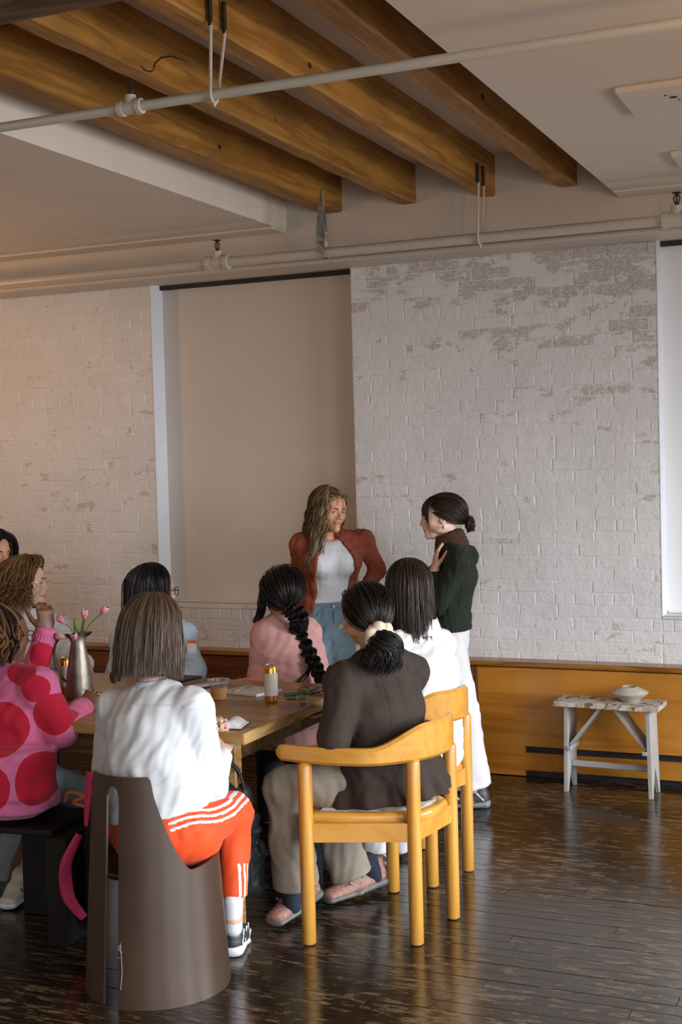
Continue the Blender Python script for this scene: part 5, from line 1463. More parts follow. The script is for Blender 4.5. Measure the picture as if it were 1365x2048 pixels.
# the long front lock over her right shoulder and the wisps at the other side
lk = bundle([H_ for H_ in [(.074, .035, .05), (.088, .030, -.02), (.092, .030, -.09), (.105, .040, -.17), (.125, .050, -.25), (.135, .055, -.31)]], 200, lambda t: .034 * (1 - .5 * t) * min(1, .35 + t * 4), r, 30, wave=.010, wf=3.0)
hb.strands(lk, np.r_[np.full(24, .0018), np.linspace(.0018, .0008, 6)])
lk = bundle([(-.074, -.02, .05), (-.090, -.02, -.0), (-.098, -.03, -.06), (-.095, -.04, -.10)], 60, lambda t: .022 * min(1, .35 + t * 4), r, 26, wave=.014, wf=2.4)
hb.strands(lk, .0015)
d = sphere_dirs(700, r, lambda d: (d[2] > .40 and d[1] < .88) or (d[2] > .05 and d[1] < .62) or (d[2] > -.3 and d[1] < .1))
hb.strands(gather_paths(d, (0, -.10, -.07), r, lift=.05), .0017)
hb.done(hair_mats('dirty_blonde_hair', (.165, .105, .048), .6), root)
for q in (1,): MB().lathe([(0, -.006), (.004, 0), (0, .006)], tuple(H.P(q * .083, -.004, -.036)), 8).build('earring', M_gold, root, True, world=True)

M_shtan = simple('tan_leather', (.20, .10, .05), .5)
for q in 'RL':
    a = j['an' + q]; shoe(root, V3((a[0] - .02, a[1] + .05, .0)), V3((a[0] + .06, a[1] - .19, .0)), a, [M_shtan, M_btn], W=.042)
# ---------------- smiling woman in the dark green sweater
j = J['p4']; root = person('p4', 'smiling standing woman in profile, dark green sweater, brown collar, white trousers, hair in a bun')
H = Head(j['head'], (-.93, -.34, -.10), size=.93); side = unit(j['shR'] - j['shL'])
j['toeR'] = j['toeL'] = unit((-.9, -.3, 0))
body(j, H, SK_pale, root, .0058, True, hands=[dict(w=j['wrL'] + (0, 0, .0), d=(-.02, .35, .9), palm=(.7, .6, .2), thumb_side=-1, curl=.25, s=.9), dict(w=j['wrR'], d=(-.2, -.9, .1), palm=(.8, 0, 0), thumb_side=1, s=.85)], neck_r=.047)
face_bits(H, root, smile=True, lid=.42)
green = cloth('dark_green_knit', (.013, .018, .012), .9, .2, weave=260, bmp=.5)
rib = lambda P: .0012 * np.sin(P @ V3((150, 190, 0)))
shirt(j, green, root, 'sweater', grow=.004, sl=(.052, .045, .034), hem=(.125, .098), bust=.012, length=.01, fold=fold_sum(folds((0, 0, 1), .003, .08, 3), folds(unit(j['elL'] - j['shL']), .002, .05, 2), rib), hemz=.855, res=.0055)
brown = cloth('brown_rib_knit', (.060, .028, .014), .9, .15, weave=200, bmp=.5)
F = Field(); nb_ = j['neck']; F.ell(nb_ + (0, 0, -.012), nb_ + (-.018, -.005, .055), side, (.078, .080), (.066, .070), .02, cap=.02); F.ell(nb_ + (-.05, -.03, .0), nb_ + (-.075, -.05, -.10), side, (.035, .03), (.022, .018), .03)
F.ball(H.P(0, -.01, -.045), (.052, .052, .060), None, .01, '-')
link('collar', F.mesh('collar', brown, .0045, lambda P: .0022 * np.sin(P[:, 2] * 420 + P[:, 0] * 120)), root, world=True)
wpants = cloth('white_denim', (.64, .63, .64), .8, .02)
pants(j, wpants, root, 'trousers', hip=(.135, .104), th=.082, kn=.084, hem=.112, top=.07, amp=.006, wl=.10, )
M_shoeblk = simple('black_mesh_shoe', (.03, .035, .04), .5); M_shoewht = simple('white_shoe_rubber', (.60, .60, .60), .5, bmp=.2, bscale=60); M_shoegr = simple('grey_silver_shoe', (.20, .21, .22), .4)
a = j['anL']; shoe(root, V3((a[0] + .075, a[1] + .04, .0)), V3((a[0] - .17, a[1] - .05, .0)), a, [M_shoeblk, M_shoegr, M_shoewht, M_shoewht])
a = j['anR']; shoe(root, V3((a[0] + .055, a[1] + .0, .0)), V3((a[0] - .19, a[1] - .09, .0)), a, [M_shoeblk, M_shoegr, M_shoewht, M_shoewht])
hb = HairB(H, 6); r = hb.rng; cap_shell(hb, lambda phi: hairline(phi) - (.0), 1.0)
d = sphere_dirs(800, r, lambda d: (d[2] > .38 and d[1] < .88) or (d[2] > .0 and d[1] < .66) or (d[2] > -.15 and d[1] < .25) or (d[2] > -.55 and d[1] < -.25))
G = (0, -.125, -.045); hb.strands(gather_paths(d, G, r, lift=.05, jit=.003), .0017)
# fringe over the forehead and the lock in front of the ear
n = 340; t = np.linspace(0, 1, 14)[None, :]; x0 = r.uniform(-.078, .078, (n, 1)); F0 = np.zeros((n, 14, 3))
F0[..., 0] = x0 * (1 + .10 * t); F0[..., 1] = .018 + .078 * np.sin(t * 1.50) - 5.2 * x0 ** 2 * t; F0[..., 2] = .122 - .020 * (np.abs(x0) / .078) ** 2 - t ** 1.6 * (.086 + r.uniform(-.008, .010, (n, 1)) + 1.9 * np.clip(np.abs(x0) - .050, 0, 1))
hb.strands(F0, np.r_[np.full(11, .0014), .0012, .001, .0006])
tt = np.linspace(0, 1, 60)
for k in range(80):       # the bun: coiled strands
    a0 = r.uniform(0, 6.28); rr = .026 * (1 + .22 * r.normal()); tl = r.uniform(-.5, .5); cx = np.array(G) + (0, -.022, -.006) + r.normal(size=3) * .006
    ring = np.stack([cx[0] + rr * np.cos(tt * 6.6 + a0) * .9, cx[1] + tl * .01 + .012 * np.sin(tt * 6.6 * 2 + a0), cx[2] + rr * np.sin(tt * 6.6 + a0)], -1)[None]
    hb.strands(ring, .0020)
hb.done(hair_mats('dark_brown_hair', (.030, .016, .010), .35), root)
MB().lathe([(0, -.012), (.006, -.004), (.004, .006), (0, .010)], tuple(H.P(-.083, -.006, -.045)), 10).build('earring', M_gold, root, True, world=True)
MB().lathe([(0, -.012), (.006, -.004), (.004, .006), (0, .010)], tuple(H.P(.083, -.006, -.045)), 10).build('earring', M_gold, root, True, world=True)

# ---------------- woman in the white shirt and orange track trousers, back to the camera
j = J['p1']; root = person('p1', 'seated woman with brown bob, white shirt and orange striped trousers on the tub chair')
H = Head(j['head'], (.10, 1, -.12), size=1.0)
body(j, H, SK_peach, root, .008, False, hands=[dict(w=j['wrR'], d=(-.28, .30, .90), palm=(-.5, .6, -.4), thumb_side=-1, curl=.22, s=.92), dict(w=j['wrL'], d=(.4, .8, .1), palm=(0, 0, -1), thumb_side=1, s=.9)])
up = V3((0, 0, 1)); side = unit(j['shR'] - j['shL'])
def sh1(F):
    F.ell(j['chest'] + (0, -.02, -.05), j['pelvis'] + (-.01, -.03, -.0), side, (.165, .115), (.185, .135), .04)
    F.ell(j['shR'] + (.0, 0, -.01), j['elR'], None, .058, .054, .03); F.ell(j['shL'] + (0, 0, -.01), j['elL'], None, .056, .052, .03)
yoke = lambda P: -.0035 * np.exp(-((P[:, 2] - (j['chest'][2] + .065)) / .004) ** 2) * (P[:, 1] < j['chest'][1])
shirt(j, W_shirt, root, 'shirt', grow=.006, sl=(.054, .052, .040), hem=(.175, .135), length=.01, extra=sh1, cuts=[((-2.27, 3.6, .562), (.18, 0, -1))], fold=fold_sum(folds(unit((.05, 0, 1)), .0050, .10, 21, .9), folds(unit((.5, .2, 1)), .0020, .05, 22), folds((1, .2, .15), .0040, .07, 23, mask=lambda P: np.clip((.66 - P[:, 2]) / .12, 0, 1)), yoke), res=.005)
col = [j['neck'] + V3((.060 * math.cos(a), .060 * math.sin(a) - .004, .010 + .018 * (math.sin(a) < .6))) for a in np.linspace(-math.pi, 0, 14)]
quad_strip('shirt_collar', col, [V3(p_) + V3((.012 * math.cos(a), .012 * math.sin(a), -.034)) for p_, a in zip(col, np.linspace(-math.pi, 0, 14))], .004, W_shirt, root)
orange = two_tone('orange_track_cloth', (.74, .070, .012), (.80, .78, .80), .6, .04, weave=600, bmp=.1)
def leg_stripes(P):
    """distance inside the three side stripes, hip to knee and again at the hem"""
    best = np.full(len(P), -.05)
    for a, b, c, wd in ((j['hipR'], j['knR'], 0, .0105), (j['knR'], j['hemR'], 1, .0105)):
        w = unit(b - a); L = np.linalg.norm(b - a); t = (P - a) @ w / L; rad = P - a - np.outer((P - a) @ w, w)
        ref = unit(V3((.55, -.75, .25)) - w * np.dot(w, (.55, -.75, .25))) if c == 0 else unit(V3((1, -.25, 0)) - w * np.dot(w, (1, -.25, 0)))
        o2 = np.cross(w, ref); o2 = o2 if (c or o2[2] > 0) else -o2
        h_ = rad @ o2; outw = rad @ ref > 0
        off = (.034 - .022 * np.sin(np.clip(t, -.2, 1.1) * 3.0 + .3)) if c == 0 else (.022 - .03 * t)
        s_ = (h_ - off) / wd
        inside = (.5 - np.abs(np.mod(s_ + .5, 2) - .5)) * wd; inside = np.minimum(inside, (2.5 - np.abs(s_)) * wd)
        lim = np.minimum(t + .35, 1.12 - t) * L if c == 0 else (t - .62) * L
        inside = np.minimum(inside, lim); inside = np.where(outw, inside, -.02); best = np.maximum(best, inside)
    return best
pants(j, orange, root, 'track_trousers', hip=(.172, .135), th=.090, kn=.066, hem=.046, amp=.0045, seed=31, attr=leg_stripes, res=.0055, wl=.08, extra=lambda F: F.ell(j['pelvis'] + (.03, -.01, -.01), j['pelvis'] + (.115, .04, -.045), None, .10, .085, .03))
a = j['anR']; shoe(root, V3((-2.165, 3.915, .0)), V3((-2.25, 4.15, .0)), a, [M_shoeblk, M_shoewht, M_shoewht, M_shoewht])
a = j['anL']; shoe(root, V3((a[0] + .0, a[1] - .05, .0)), V3((a[0] + .03, a[1] + .19, .0)), a, [M_shoeblk, M_shoewht, M_shoewht, M_shoewht])
F = Field(); F.ell(j['anR'] + (0, 0, .06), j['anR'] - (0, .0, .03), None, .034, .032); link('sock', F.mesh('sock', W_shirt, .005), root, world=True)
hb = HairB(H, 7); r = hb.rng
ph = np.linspace(0, 2 * math.pi, 50, endpoint=False) + math.pi * .75; ph = np.linspace(math.radians(128), math.radians(412), 50)
hb.shell(fall_paths(ph, (0, .015), -.138, r, 20, lay=1.085, jit=0, flare=.20, curl_in=.06)); cap_shell(hb, hairline, 1.0)
n = 1150; hb.strands(fall_paths(r.uniform(math.radians(122), math.radians(418), n), (.0, .02), r.uniform(-.156, -.134, n), r, 16, lay=r.uniform(1.080, 1.099, n), flare=.205, jit=.02, curl_in=.10, wave=.0022, wfreq=1.2), np.r_[np.full(12, .0015), .0014, .0012, .001, .0006])
lk = bundle([(-.085, .03, .02), (-.105, .02, -.06), (-.120, .0, -.12), (-.135, -.02, -.155), (-.125, -.03, -.172)], 50, lambda t: .020, r, 26); hb.strands(lk, .0016)
hb.done(hair_mats('mid_brown_hair', (.090, .056, .034), .15, .38), root)
# ---------------- woman in the dark brown blazer on the near armchair
j = J['p2']; root = person('p2', 'seated woman in dark brown blazer, black hair tied low with a cream scrunchie')
H = Head(j['head'], (-.70, .71, -.02), size=1.02); side = unit(j['shR'] - j['shL']); up = unit(j['neck'] - j['pelvis'])
body(j, H, SK_mid, root, .008, True, hands=[dict(w=j['wrL'], d=(-.8, .5, .1), palm=(0, 0, -1), thumb_side=-1), dict(w=j['wrR'], d=(-.9, .2, .1), palm=(0, 0, -1), thumb_side=1)])
brownb = cloth('dark_brown_suiting', (.034, .023, .017), .8, .1, weave=600, bmp=.15)
fwd2 = np.cross(up, side)
def sh2(F):
    pel = j['pelvis']
    F.ell(j['shL'] - (0, 0, .005), j['chest'], None, .060, .07, .04); F.ell(j['hipL'] + (0, .01, .09), j['hipL'] + (-.045, -.0, -.02), None, .115, .128, .04); F.ell(pel + up * .12, pel - up * .06, side, (.150, .112), (.212, .180), .03, cap=.02)
flare = lambda P: .012 * np.sin(np.arctan2(P[:, 1] - j['pelvis'][1], P[:, 0] - j['pelvis'][0]) * 11 + P[:, 2] * 9) * np.clip((j['pelvis'][2] + .09 - P[:, 2]) / .10, 0, 1)
seam = lambda P: .0025 * np.exp(-(((P - j['chest']) @ side - .062 * 1) / .0035) ** 2) + .0025 * np.exp(-(((P - j['chest']) @ side + .062) / .0035) ** 2) + .003 * np.exp(-((P - j['chest']) @ side / .003) ** 2)
shirt(j, brownb, root, 'blazer', grow=.016, sl=(.062, .056, .046), hem=(.195, .150), length=.025, extra=sh2, fold=fold_sum(folds((0, 0, 1), .002, .09, 41), folds(unit(j['elL'] - j['shL']), .004, .06, 42), flare, seam), cuts=[(j['pelvis'] - up * .055, -up)], res=.0055)
khaki = cloth('khaki_denim', (.25, .215, .165), .85, .12, weave=500, bmp=.25, nscale=14)
pants(j, khaki, root, 'jeans', hip=(.170, .140), th=.088, kn=.074, hem=.084, amp=.007, seed=43, res=.0065, wl=.09)
M_shrose = simple('dusty_rose_mesh_shoe', (.33, .17, .13), .7, var=.35, nscale=70, bmp=.5, bscale=200); M_sgrey = simple('grey_shoe_sole', (.13, .125, .12), .6, var=.25, nscale=30)
M_sgrey2 = simple('grey_shoe_overlay', (.22, .21, .20), .6)
shoe(root, (-1.925, 4.765, .03), (-2.095, 4.505, .0), None, [M_shrose, M_sgrey, M_sgrey2, M_sgrey2], W=.050)
shoe(root, (-2.095, 4.475, .05), (-2.165, 4.205, .0), None, [M_shrose, M_sgrey, M_sgrey2, M_sgrey2], W=.050)
M_sock = simple('navy_sock', (.012, .016, .03), .9)
for sa, sb in (((-1.955, 4.70, .07), (-1.968, 4.672, .125)), (j['anL'] - V3((0, 0, .035)), j['anL'] + V3((0, 0, .06)))): F = Field(); F.ell(sa, sb, None, .036, .045); link('sock', F.mesh('sock', M_sock, .006), root, world=True)
hb = HairB(H, 8); r = hb.rng; cap_shell(hb, hairline, 1.0)
d = sphere_dirs(800, r, lambda d: (d[2] > .38 and d[1] < .88) or (d[2] > .05 and d[1] < .6) or (d[2] > -.12 and d[1] < .15) or (d[2] > -.6 and d[1] < -.25))
G = (0, -.118, -.048); hb.strands(gather_paths(d, G, r, lift=.045, jit=.002), .0017)
lk = bundle([G, (.0, -.135, -.070), (.004, -.145, -.100), (.0, -.145, -.135), (-.0, -.135, -.160)], 480, lambda t: (.016 + .054 * math.sin(min(1, t * 1.6) * math.pi * .6)), r, 20, wave=.012, wf=2.2); hb.strands(lk, np.r_[np.full(15, .0017), np.linspace(.0016, .0006, 5)])
black_hair = hair_mats('black_hair', (.012, .009, .008), .3, .34); hb.done(black_hair, root)
cream = cloth('cream_scrunchie', (.70, .55, .42), .7, .1)
F = Field(); c0 = V3((0, -.130, -.062))
for k in range(14):
    a = 2 * math.pi * k / 14; F.ball(H.P(*(c0 + V3((.036 * math.cos(a), .010 * math.sin(k * 2.7), .036 * math.sin(a))))), (.018, .020, .018) if k % 2 else (.023, .024, .022), None, .006)
link('scrunchie', F.mesh('scrunchie', cream, .004, folds((1, 0, 0), .003, .02, 3)), root, world=True)
mb = MB(); mb.tube([H.P(-.083 + .0 * math.cos(a), -.008 + .014 * math.cos(a), -.048 + .014 * math.sin(a)) for a in np.linspace(0, 2 * math.pi, 18, endpoint=False)], .0016, 6, closed=True); mb.build('hoop_earring', M_gold, root, True, world=True)

# ---------------- long-haired woman in the white shirt on the far armchair
j = J['p3']; root = person('p3', 'seated woman with long straight brown hair over a collared white shirt')
H = Head(j['head'], (-.42, .90, -.05), size=1.0); side = unit(j['shR'] - j['shL'])
body(j, H, SK_peach, root, .010, False, hands=[dict(w=j['wrL'], d=(-.8, .5, .1), palm=(0, 0, -1), thumb_side=-1)])
shirt(j, W_shirt2, root, 'shirt', grow=.008, sl=(.056, .052, .044), hem=(.180, .140), length=.02, extra=lambda F: [F.ell(j['chest'], j['pelvis'] + (.01, .0, -.02), side, (.155, .115), (.18, .145), .04), F.ell(j['neck'] - (0, 0, .03), j['shR'], None, .052, .054, .04)], fold=fold_sum(folds((0, 0, 1), .006, .09, 51), folds((1, .5, .7), .004, .06, 52)), res=.0055)
cw = j['neck']; col = [cw + V3((.074 * math.cos(a) + .004, .076 * math.sin(a), .052)) for a in np.linspace(-math.pi * 1.1, math.pi * .25, 16)]
quad_strip('shirt_collar', col, [c + V3((.020 * math.cos(a), .020 * math.sin(a), -.062)) for c, a in zip(col, np.linspace(-math.pi * 1.1, math.pi * .25, 16))], .005, W_shirt2, root)
pants(j, wpants, root, 'trousers', hip=(.175, .140), th=.092, kn=.075, hem=.080, amp=.005, seed=53)
shoe(root, (-2.02, 5.06, .0), (-2.20, 4.86, .0), None, [M_shoeblk, M_shoegr, M_shoewht, M_shoewht])
shoe(root, (-2.02, 5.28, .0), (-2.22, 5.16, .0), None, [M_shoeblk, M_shoegr, M_shoewht, M_shoewht])
hb = HairB(H, 9); r = hb.rng; cap_shell(hb, hairline, 1.0)
ph = np.linspace(math.radians(135), math.radians(405), 46); hb.shell(fall_paths(ph, (0, .01), -.16, r, 20, lay=1.04, jit=0))
n = 900; hb.strands(fall_paths(r.uniform(math.radians(124), math.radians(416), n), (.0, .015), r.uniform(-.235, -.155, n), r, 16, lay=r.uniform(1.055, 1.10, n), wave=.003, wfreq=1.1, flare=.02, curl_in=.05), np.r_[np.full(11, .0017), np.linspace(.0016, .0007, 5)])
hb.done(hair_mats('dark_brown_long_hair', (.040, .024, .017), .25, .34), root)

# ---------------- woman with the braid
j = J['p6']; root = person('p6', 'seated woman with a long black braid and a pink short-sleeved knit top')
H = Head(j['head'], (-.45, .88, -.06), size=1.02); side = unit(j['shR'] - j['shL'])
body(j, H, SK_tan, root, .008, False, hands=[dict(w=j['wrL'], d=(-.2, -.9, .1), palm=(0, 0, -1), thumb_side=1), dict(w=j['wrR'], d=(-.5, -.8, 0), palm=(0, 0, -1), thumb_side=1)])
pinkk = cloth('heather_pink_knit', (.60, .33, .31), .95, .04, weave=180, bmp=.5, nscale=60)
shirt(j, pinkk, root, 'knit_top', grow=.008, sl=(.062, .064, .05), fore=False, hem=(.165, .135), length=.0, extra=lambda F: [F.ell(j['neck'] - (0, 0, .035), j['shL'], None, .055, .062, .03), F.ell(j['neck'] - (0, 0, .035), j['shR'], None, .055, .062, .03)], fold=fold_sum(folds((.2, 0, 1), .004, .09, 61), folds((0, 1, .2), .003, .08, 62)), res=.0055,
      cuts=[(j['elL'] * .93 + j['shL'] * .07, unit(j['elL'] - j['shL']) * V3((1, 1, 1)) if False else (0, 0, -1)) ] if False else ())
pants(j, cloth('dark_trousers', (.03, .03, .035)), root, 'trousers', amp=.003)
M_strap = simple('black_leather_strap', (.012, .012, .012), .45)
quad_strip('bag_strap', [j['chest'] + V3(v) for v in ((.13, .02, -.02), (.115, -.06, -.09), (.07, -.125, -.16), (.02, -.16, -.215))], [j['chest'] + V3(v) for v in ((.13, .035, -.03), (.13, -.05, -.10), (.085, -.125, -.17), (.035, -.16, -.225))], .004, M_strap, root)
hb = HairB(H, 10); r = hb.rng; cap_shell(hb, hairline, 1.0)
d = sphere_dirs(750, r, lambda d: (d[2] > .36 and d[1] < .80) or (d[2] > -.15 and d[1] < .15) or (d[2] > -.6 and d[1] < -.2))
G = (.030, -.105, -.055); hb.strands(gather_paths(d, G, r, lift=.12, jit=.006), .0017)
lk = bundle([(-.070, .035, .05), (-.092, .02, -.02), (-.098, .010, -.075), (-.115, .0, -.115)], 130, lambda t: .020 * (1 - .3 * t), r, 22, wave=.004, wf=1.2); hb.strands(lk, np.r_[np.full(18, .0018), .0015, .0012, .001, .0006])
lk = bundle([(-.080, .0, .02), (-.090, -.02, -.04), (-.105, -.01, -.095), (-.125, -.01, -.125)], 80, lambda t: .020 * (1 - .2 * t), r, 22, wave=.004, wf=1.2); hb.strands(lk, np.r_[np.full(18, .0018), .0015, .0012, .001, .0006])
# the braid: three interlaced ropes of strands, over the shoulder blade to the waist
g0 = H.P(*G); guide = catmull([tuple(g0), tuple(g0 + V3((.050, -.010, -.045))), tuple(j['neck'] + V3((.115, -.055, -.055))), tuple(j['chest'] + V3((.150, -.050, -.03))), tuple(j['chest'] + V3((.185, -.035, -.13))), tuple(j['chest'] + V3((.215, -.03, -.215)))], 20)
C = np.array([list(p) for p in guide]); m = len(C); tan = np.gradient(C, axis=0); tan /= np.linalg.norm(tan, axis=1, keepdims=True)
a_ = np.cross(tan, V3((.3, -1, 0))); a_ /= np.linalg.norm(a_, axis=1, keepdims=True); b_ = np.cross(tan, a_); t = np.linspace(0, 1, m)
for k in range(3):
    w = 2 * math.pi * 5.5 * t + k * 2 * math.pi / 3; R_ = .029 * (1 - .50 * t)
    ctr = C + a_ * (np.sin(w) * R_)[:, None] + b_ * (np.sin(2 * w) * R_ * .55)[:, None]
    n = 60; an = r.uniform(0, 6.28, (n, 1)); rr = np.sqrt(r.uniform(.1, 1, (n, 1))) * (.023 * (1 - .45 * t))[None]
    P_ = ctr[None] + a_[None] * (np.cos(an) * rr)[..., None] + b_[None] * (np.sin(an) * rr)[..., None]
    hb.strands(P_[:, ::2], .0020, world=True)
lk = bundle([tuple(C[-1]), tuple(C[-1] + V3((.012, .0, -.05))), tuple(C[-1] + V3((.016, .0, -.12)))], 120, lambda t: .016 + .012 * math.sin(t * 3), r, 14); hb.strands(lk, .0016, world=True)
hb.done(black_hair, root)

# ---------------- woman in the light blue shirt
j = J['p7']; root = person('p7', 'seated woman with long black hair, glasses and a light blue shirt with a name sticker')
H = Head(j['head'], (.62, .78, -.05), size=1.04); side = unit(j['shR'] - j['shL'])
body(j, H, SK_peach, root, .0085, True, hands=[dict(w=j['wrL'], d=(.3, -.9, 0), palm=(0, 0, -1), thumb_side=1), dict(w=j['wrR'], d=(-.3, -.9, 0), palm=(0, 0, -1), thumb_side=-1)])
blue = cloth('light_blue_cotton', (.50, .64, .76), .85, .04)
shirt(j, blue, root, 'shirt', grow=.012, sl=(.060, .058, .045), hem=(.175, .140), fold=fold_sum(folds((0, 0, 1), .006, .09, 71), folds((1, 0, .4), .003, .05, 72)), length=.0, extra=lambda F: [F.ell(j['elR'] + (0, 0, .01), j['wrR'], None, .062, .045, .03), F.ell(j['elL'] + (0, 0, .01), j['wrL'], None, .062, .045, .03), F.ell(j['neck'] - (0, 0, .04), j['shL'], None, .058, .066, .03), F.ell(j['neck'] - (0, 0, .04), j['shR'], None, .058, .066, .03)])
pants(j, cloth('dark_trousers', (.03, .03, .035)), root, 'trousers', amp=.003)
cst = V3((-3.106, 5.325, .846)); sx = V3((.93, .28, 0)); sz = V3((0, .06, 1))
mb = MB(); mb.add([tuple(cst + sx * a + sz * b) for a, b in ((-.022, -.030), (.022, -.030), (.022, .030), (-.022, .030))], [(0, 1, 2, 3)], 0); mb.add([tuple(cst + sx * a + sz * b + V3((0, -.0008, 0))) for a, b in ((-.022, .014), (.022, .014), (.022, .030), (-.022, .030))], [(0, 1, 2, 3)], 1)
M_stor = simple('orange_sticker_band', (.72, .16, .05), .5)
solid(mb.build('name_sticker', [M_paper, M_stor], root, world=True), .0006)
hb = HairB(H, 11); r = hb.rng; cap_shell(hb, hairline, 1.0)
ph = np.linspace(math.radians(135), math.radians(405), 46); hb.shell(fall_paths(ph, (0.01, .01), -.17, r, 20, lay=1.05, jit=0))
n = 800; hb.strands(fall_paths(r.uniform(math.radians(128), math.radians(400), n), (.01, .01), r.uniform(-.27, -.16, n), r, 16, lay=r.uniform(1.05, 1.13, n), wave=.004, wfreq=1.3, curl_in=.10), np.r_[np.full(11, .0018), np.linspace(.0017, .0007, 5)])
lk = bundle([(-.085, .0, .0), (-.100, -.01, -.09), (-.125, -.01, -.16), (-.155, -.02, -.205)], 130, lambda t: .028, r, 24, wave=.006, wf=1.2); hb.strands(lk, .0016)
hb.done(hair_mats('black_hair_straight', (.014, .011, .011), .45, .26), root)
def glasses(H, root, mat):
    mb = MB()
    for q in (-1, 1): mb.tube([H.P(q * .033 + .025 * math.cos(a), .104, .002 + .021 * math.sin(a)) for a in np.linspace(0, 2 * math.pi, 20, endpoint=False)], .0018, 6, closed=True)
    mb.tube([H.P(-.009, .106, .008), H.P(0, .108, .010), H.P(.009, .106, .008)], .0018, 6)
    for q in (-1, 1): mb.tube([H.P(q * .058, .103, .008), H.P(q * .074, .08, .010), H.P(q * .082, .0, .012), H.P(q * .084, -.02, .0)], .0018, 6)
    mb.build('glasses', mat, root, True, world=True)
glasses(H, root, M_black)

# ---------------- curly-haired woman in white
j = J['p8']; root = person('p8', 'seated woman in profile with curly light brown hair and white clothes, behind the pitcher')
H = Head(j['head'], (.90, .42, .02), up=(-.12, 0, 1), size=1.08); side = unit(j['shR'] - j['shL'])
body(j, H, SK_peach, root, .0065, True, hands=[dict(w=j['wrR'], d=(.2, -.6, -.4), palm=(0, -.5, -.8), thumb_side=1), dict(w=j['wrL'], d=(.3, -.8, 0), palm=(0, 0, -1), thumb_side=1)])
face_bits(H, root, lid=.6, browcol=hair_mats('brow_brown', (.10, .05, .02))[1])
white_k = cloth('off_white_knit', (.62, .61, .60), .9, .04, weave=150, bmp=.5)
shirt(j, white_k, root, 'sweater', grow=.022, sl=(.068, .062, .052), hem=(.190, .155), extra=lambda F: [F.ell(j['neck'] - (0, 0, .04), j['shL'], None, .06, .066, .03), F.ell(j['neck'] - (0, 0, .04), j['shR'], None, .06, .066, .03), F.ell(j['neck'] + (.01, 0, .02), j['neck'] + (.02, -.01, .045), side, (.062, .06), (.056, .054), .02)], fold=fold_sum(folds((0, 0, 1), .007, .10, 81), lambda P: .0022 * np.sin(P[:, 2] * 260)))
pants(j, cloth('dark_trousers', (.03, .03, .035)), root, 'trousers', amp=.003)
hb = HairB(H, 12); r = hb.rng; cap_shell(hb, hairline, 1.02)
n = 900; hb.strands(fall_paths(r.uniform(math.radians(150), math.radians(392), n), (.0, .03), r.uniform(-.12, -.03, n), r, 24, lay=r.uniform(1.04, 1.22, n), wave=.0085, wfreq=3.6, flare=.12, jit=.03), np.r_[np.full(18, .0016), np.linspace(.0015, .0008, 6)])
lk = bundle([(.0, .04, .120), (.04, .075, .110), (.075, .055, .06), (.09, .03, .0)], 60, lambda t: .020, r, 30, wave=.010, wf=3); hb.strands(lk, .0016)
lk = bundle([(.0, .04, .120), (-.04, .07, .110), (-.078, .05, .05), (-.09, .02, -.02)], 60, lambda t: .020, r, 30, wave=.010, wf=3); hb.strands(lk, .0016)
hb.done(hair_mats('curly_light_brown_hair', (.17, .090, .032), .55), root)

# ---------------- dark-haired woman at the frame edge, on the bench
j = J['p9']; root = person('p9', 'woman with black bob hair partly cut off at the frame edge, by the brick wall')
H = Head(j['head'], (.86, -.30, -.15), size=1.0); body(j, H, SK_tan, root, .0085, True); face_bits(H, root)
shirt(j, cloth('grey_sweater', (.20, .19, .20)), root, 'sweater', grow=.02, sl=(.065, .06, .05)); pants(j, cloth('dark_trousers', (.03, .03, .035)), root, 'trousers', amp=.003)
hb = HairB(H, 13); r = hb.rng; cap_shell(hb, hairline, 1.0)
n = 700; hb.strands(fall_paths(r.uniform(math.radians(118), math.radians(422), n), (.0, .03), r.uniform(-.13, -.09, n), r, 22, lay=r.uniform(1.05, 1.14, n), curl_in=.1, wave=.003), .0018)
lk = bundle([(.0, .06, .118), (.04, .092, .10), (.070, .085, .05), (.082, .07, -.02)], 60, lambda t: .018, r, 20); hb.strands(lk, .0018)
lk = bundle([(.0, .06, .118), (-.04, .092, .10), (-.070, .085, .05), (-.082, .07, -.02)], 60, lambda t: .018, r, 20); hb.strands(lk, .0018)
hb.done(black_hair, root)

# ---------------- woman with locs in the pink and red sweater
j = J['p10']; root = person('p10', 'seated woman with caramel locs and glasses in a pink and red cherry sweater')
H = Head(j['head'], (.30, .93, -.06), size=1.0); side = unit(j['shR'] - j['shL'])
body(j, H, SK_deep, root, .006, True, hands=[dict(w=j['wrL'], d=(.02, -.02, 1), palm=(-.8, .5, 0), thumb_side=1, curl=.85, s=1.0, spread=.03), dict(w=j['wrR'], d=(.05, .62, .42), palm=(-.4, .5, -.7), thumb_side=-1, curl=.75, s=.95)])
pk = cloth('pink_knit', (.62, .15, .29), .95, .06, weave=160, bmp=.5, nscale=50)
SP = J['spots']
def cherry(P):
    o = np.full(len(P), -1.0)
    for k, rad in (('a', (.060, .2, .040)), ('b', (.052, .2, .048)), ('elbow', (.074, .2, .076)), ('left', (.095, .2, .092)), ('low', (.068, .2, .094)), ('lowl', (.070, .2, .080)), ('bar', (.050, .2, .010)), ('fore', (.050, .14, .055)), ('cuff', (.03, .05, .02))):
        c = SP[k]; q = P - c; r2 = V3((.916, .40, 0)); f2 = V3((-.40, .916, 0))
        e = (1 - np.sqrt((q @ r2 / rad[0]) ** 2 + (q[:, 2] / rad[2]) ** 2)) * min(rad[0], rad[2]); o = np.maximum(o, np.where(np.abs(q @ f2) < rad[1] * .75, e, -1))
    return np.maximum(o, -.05)
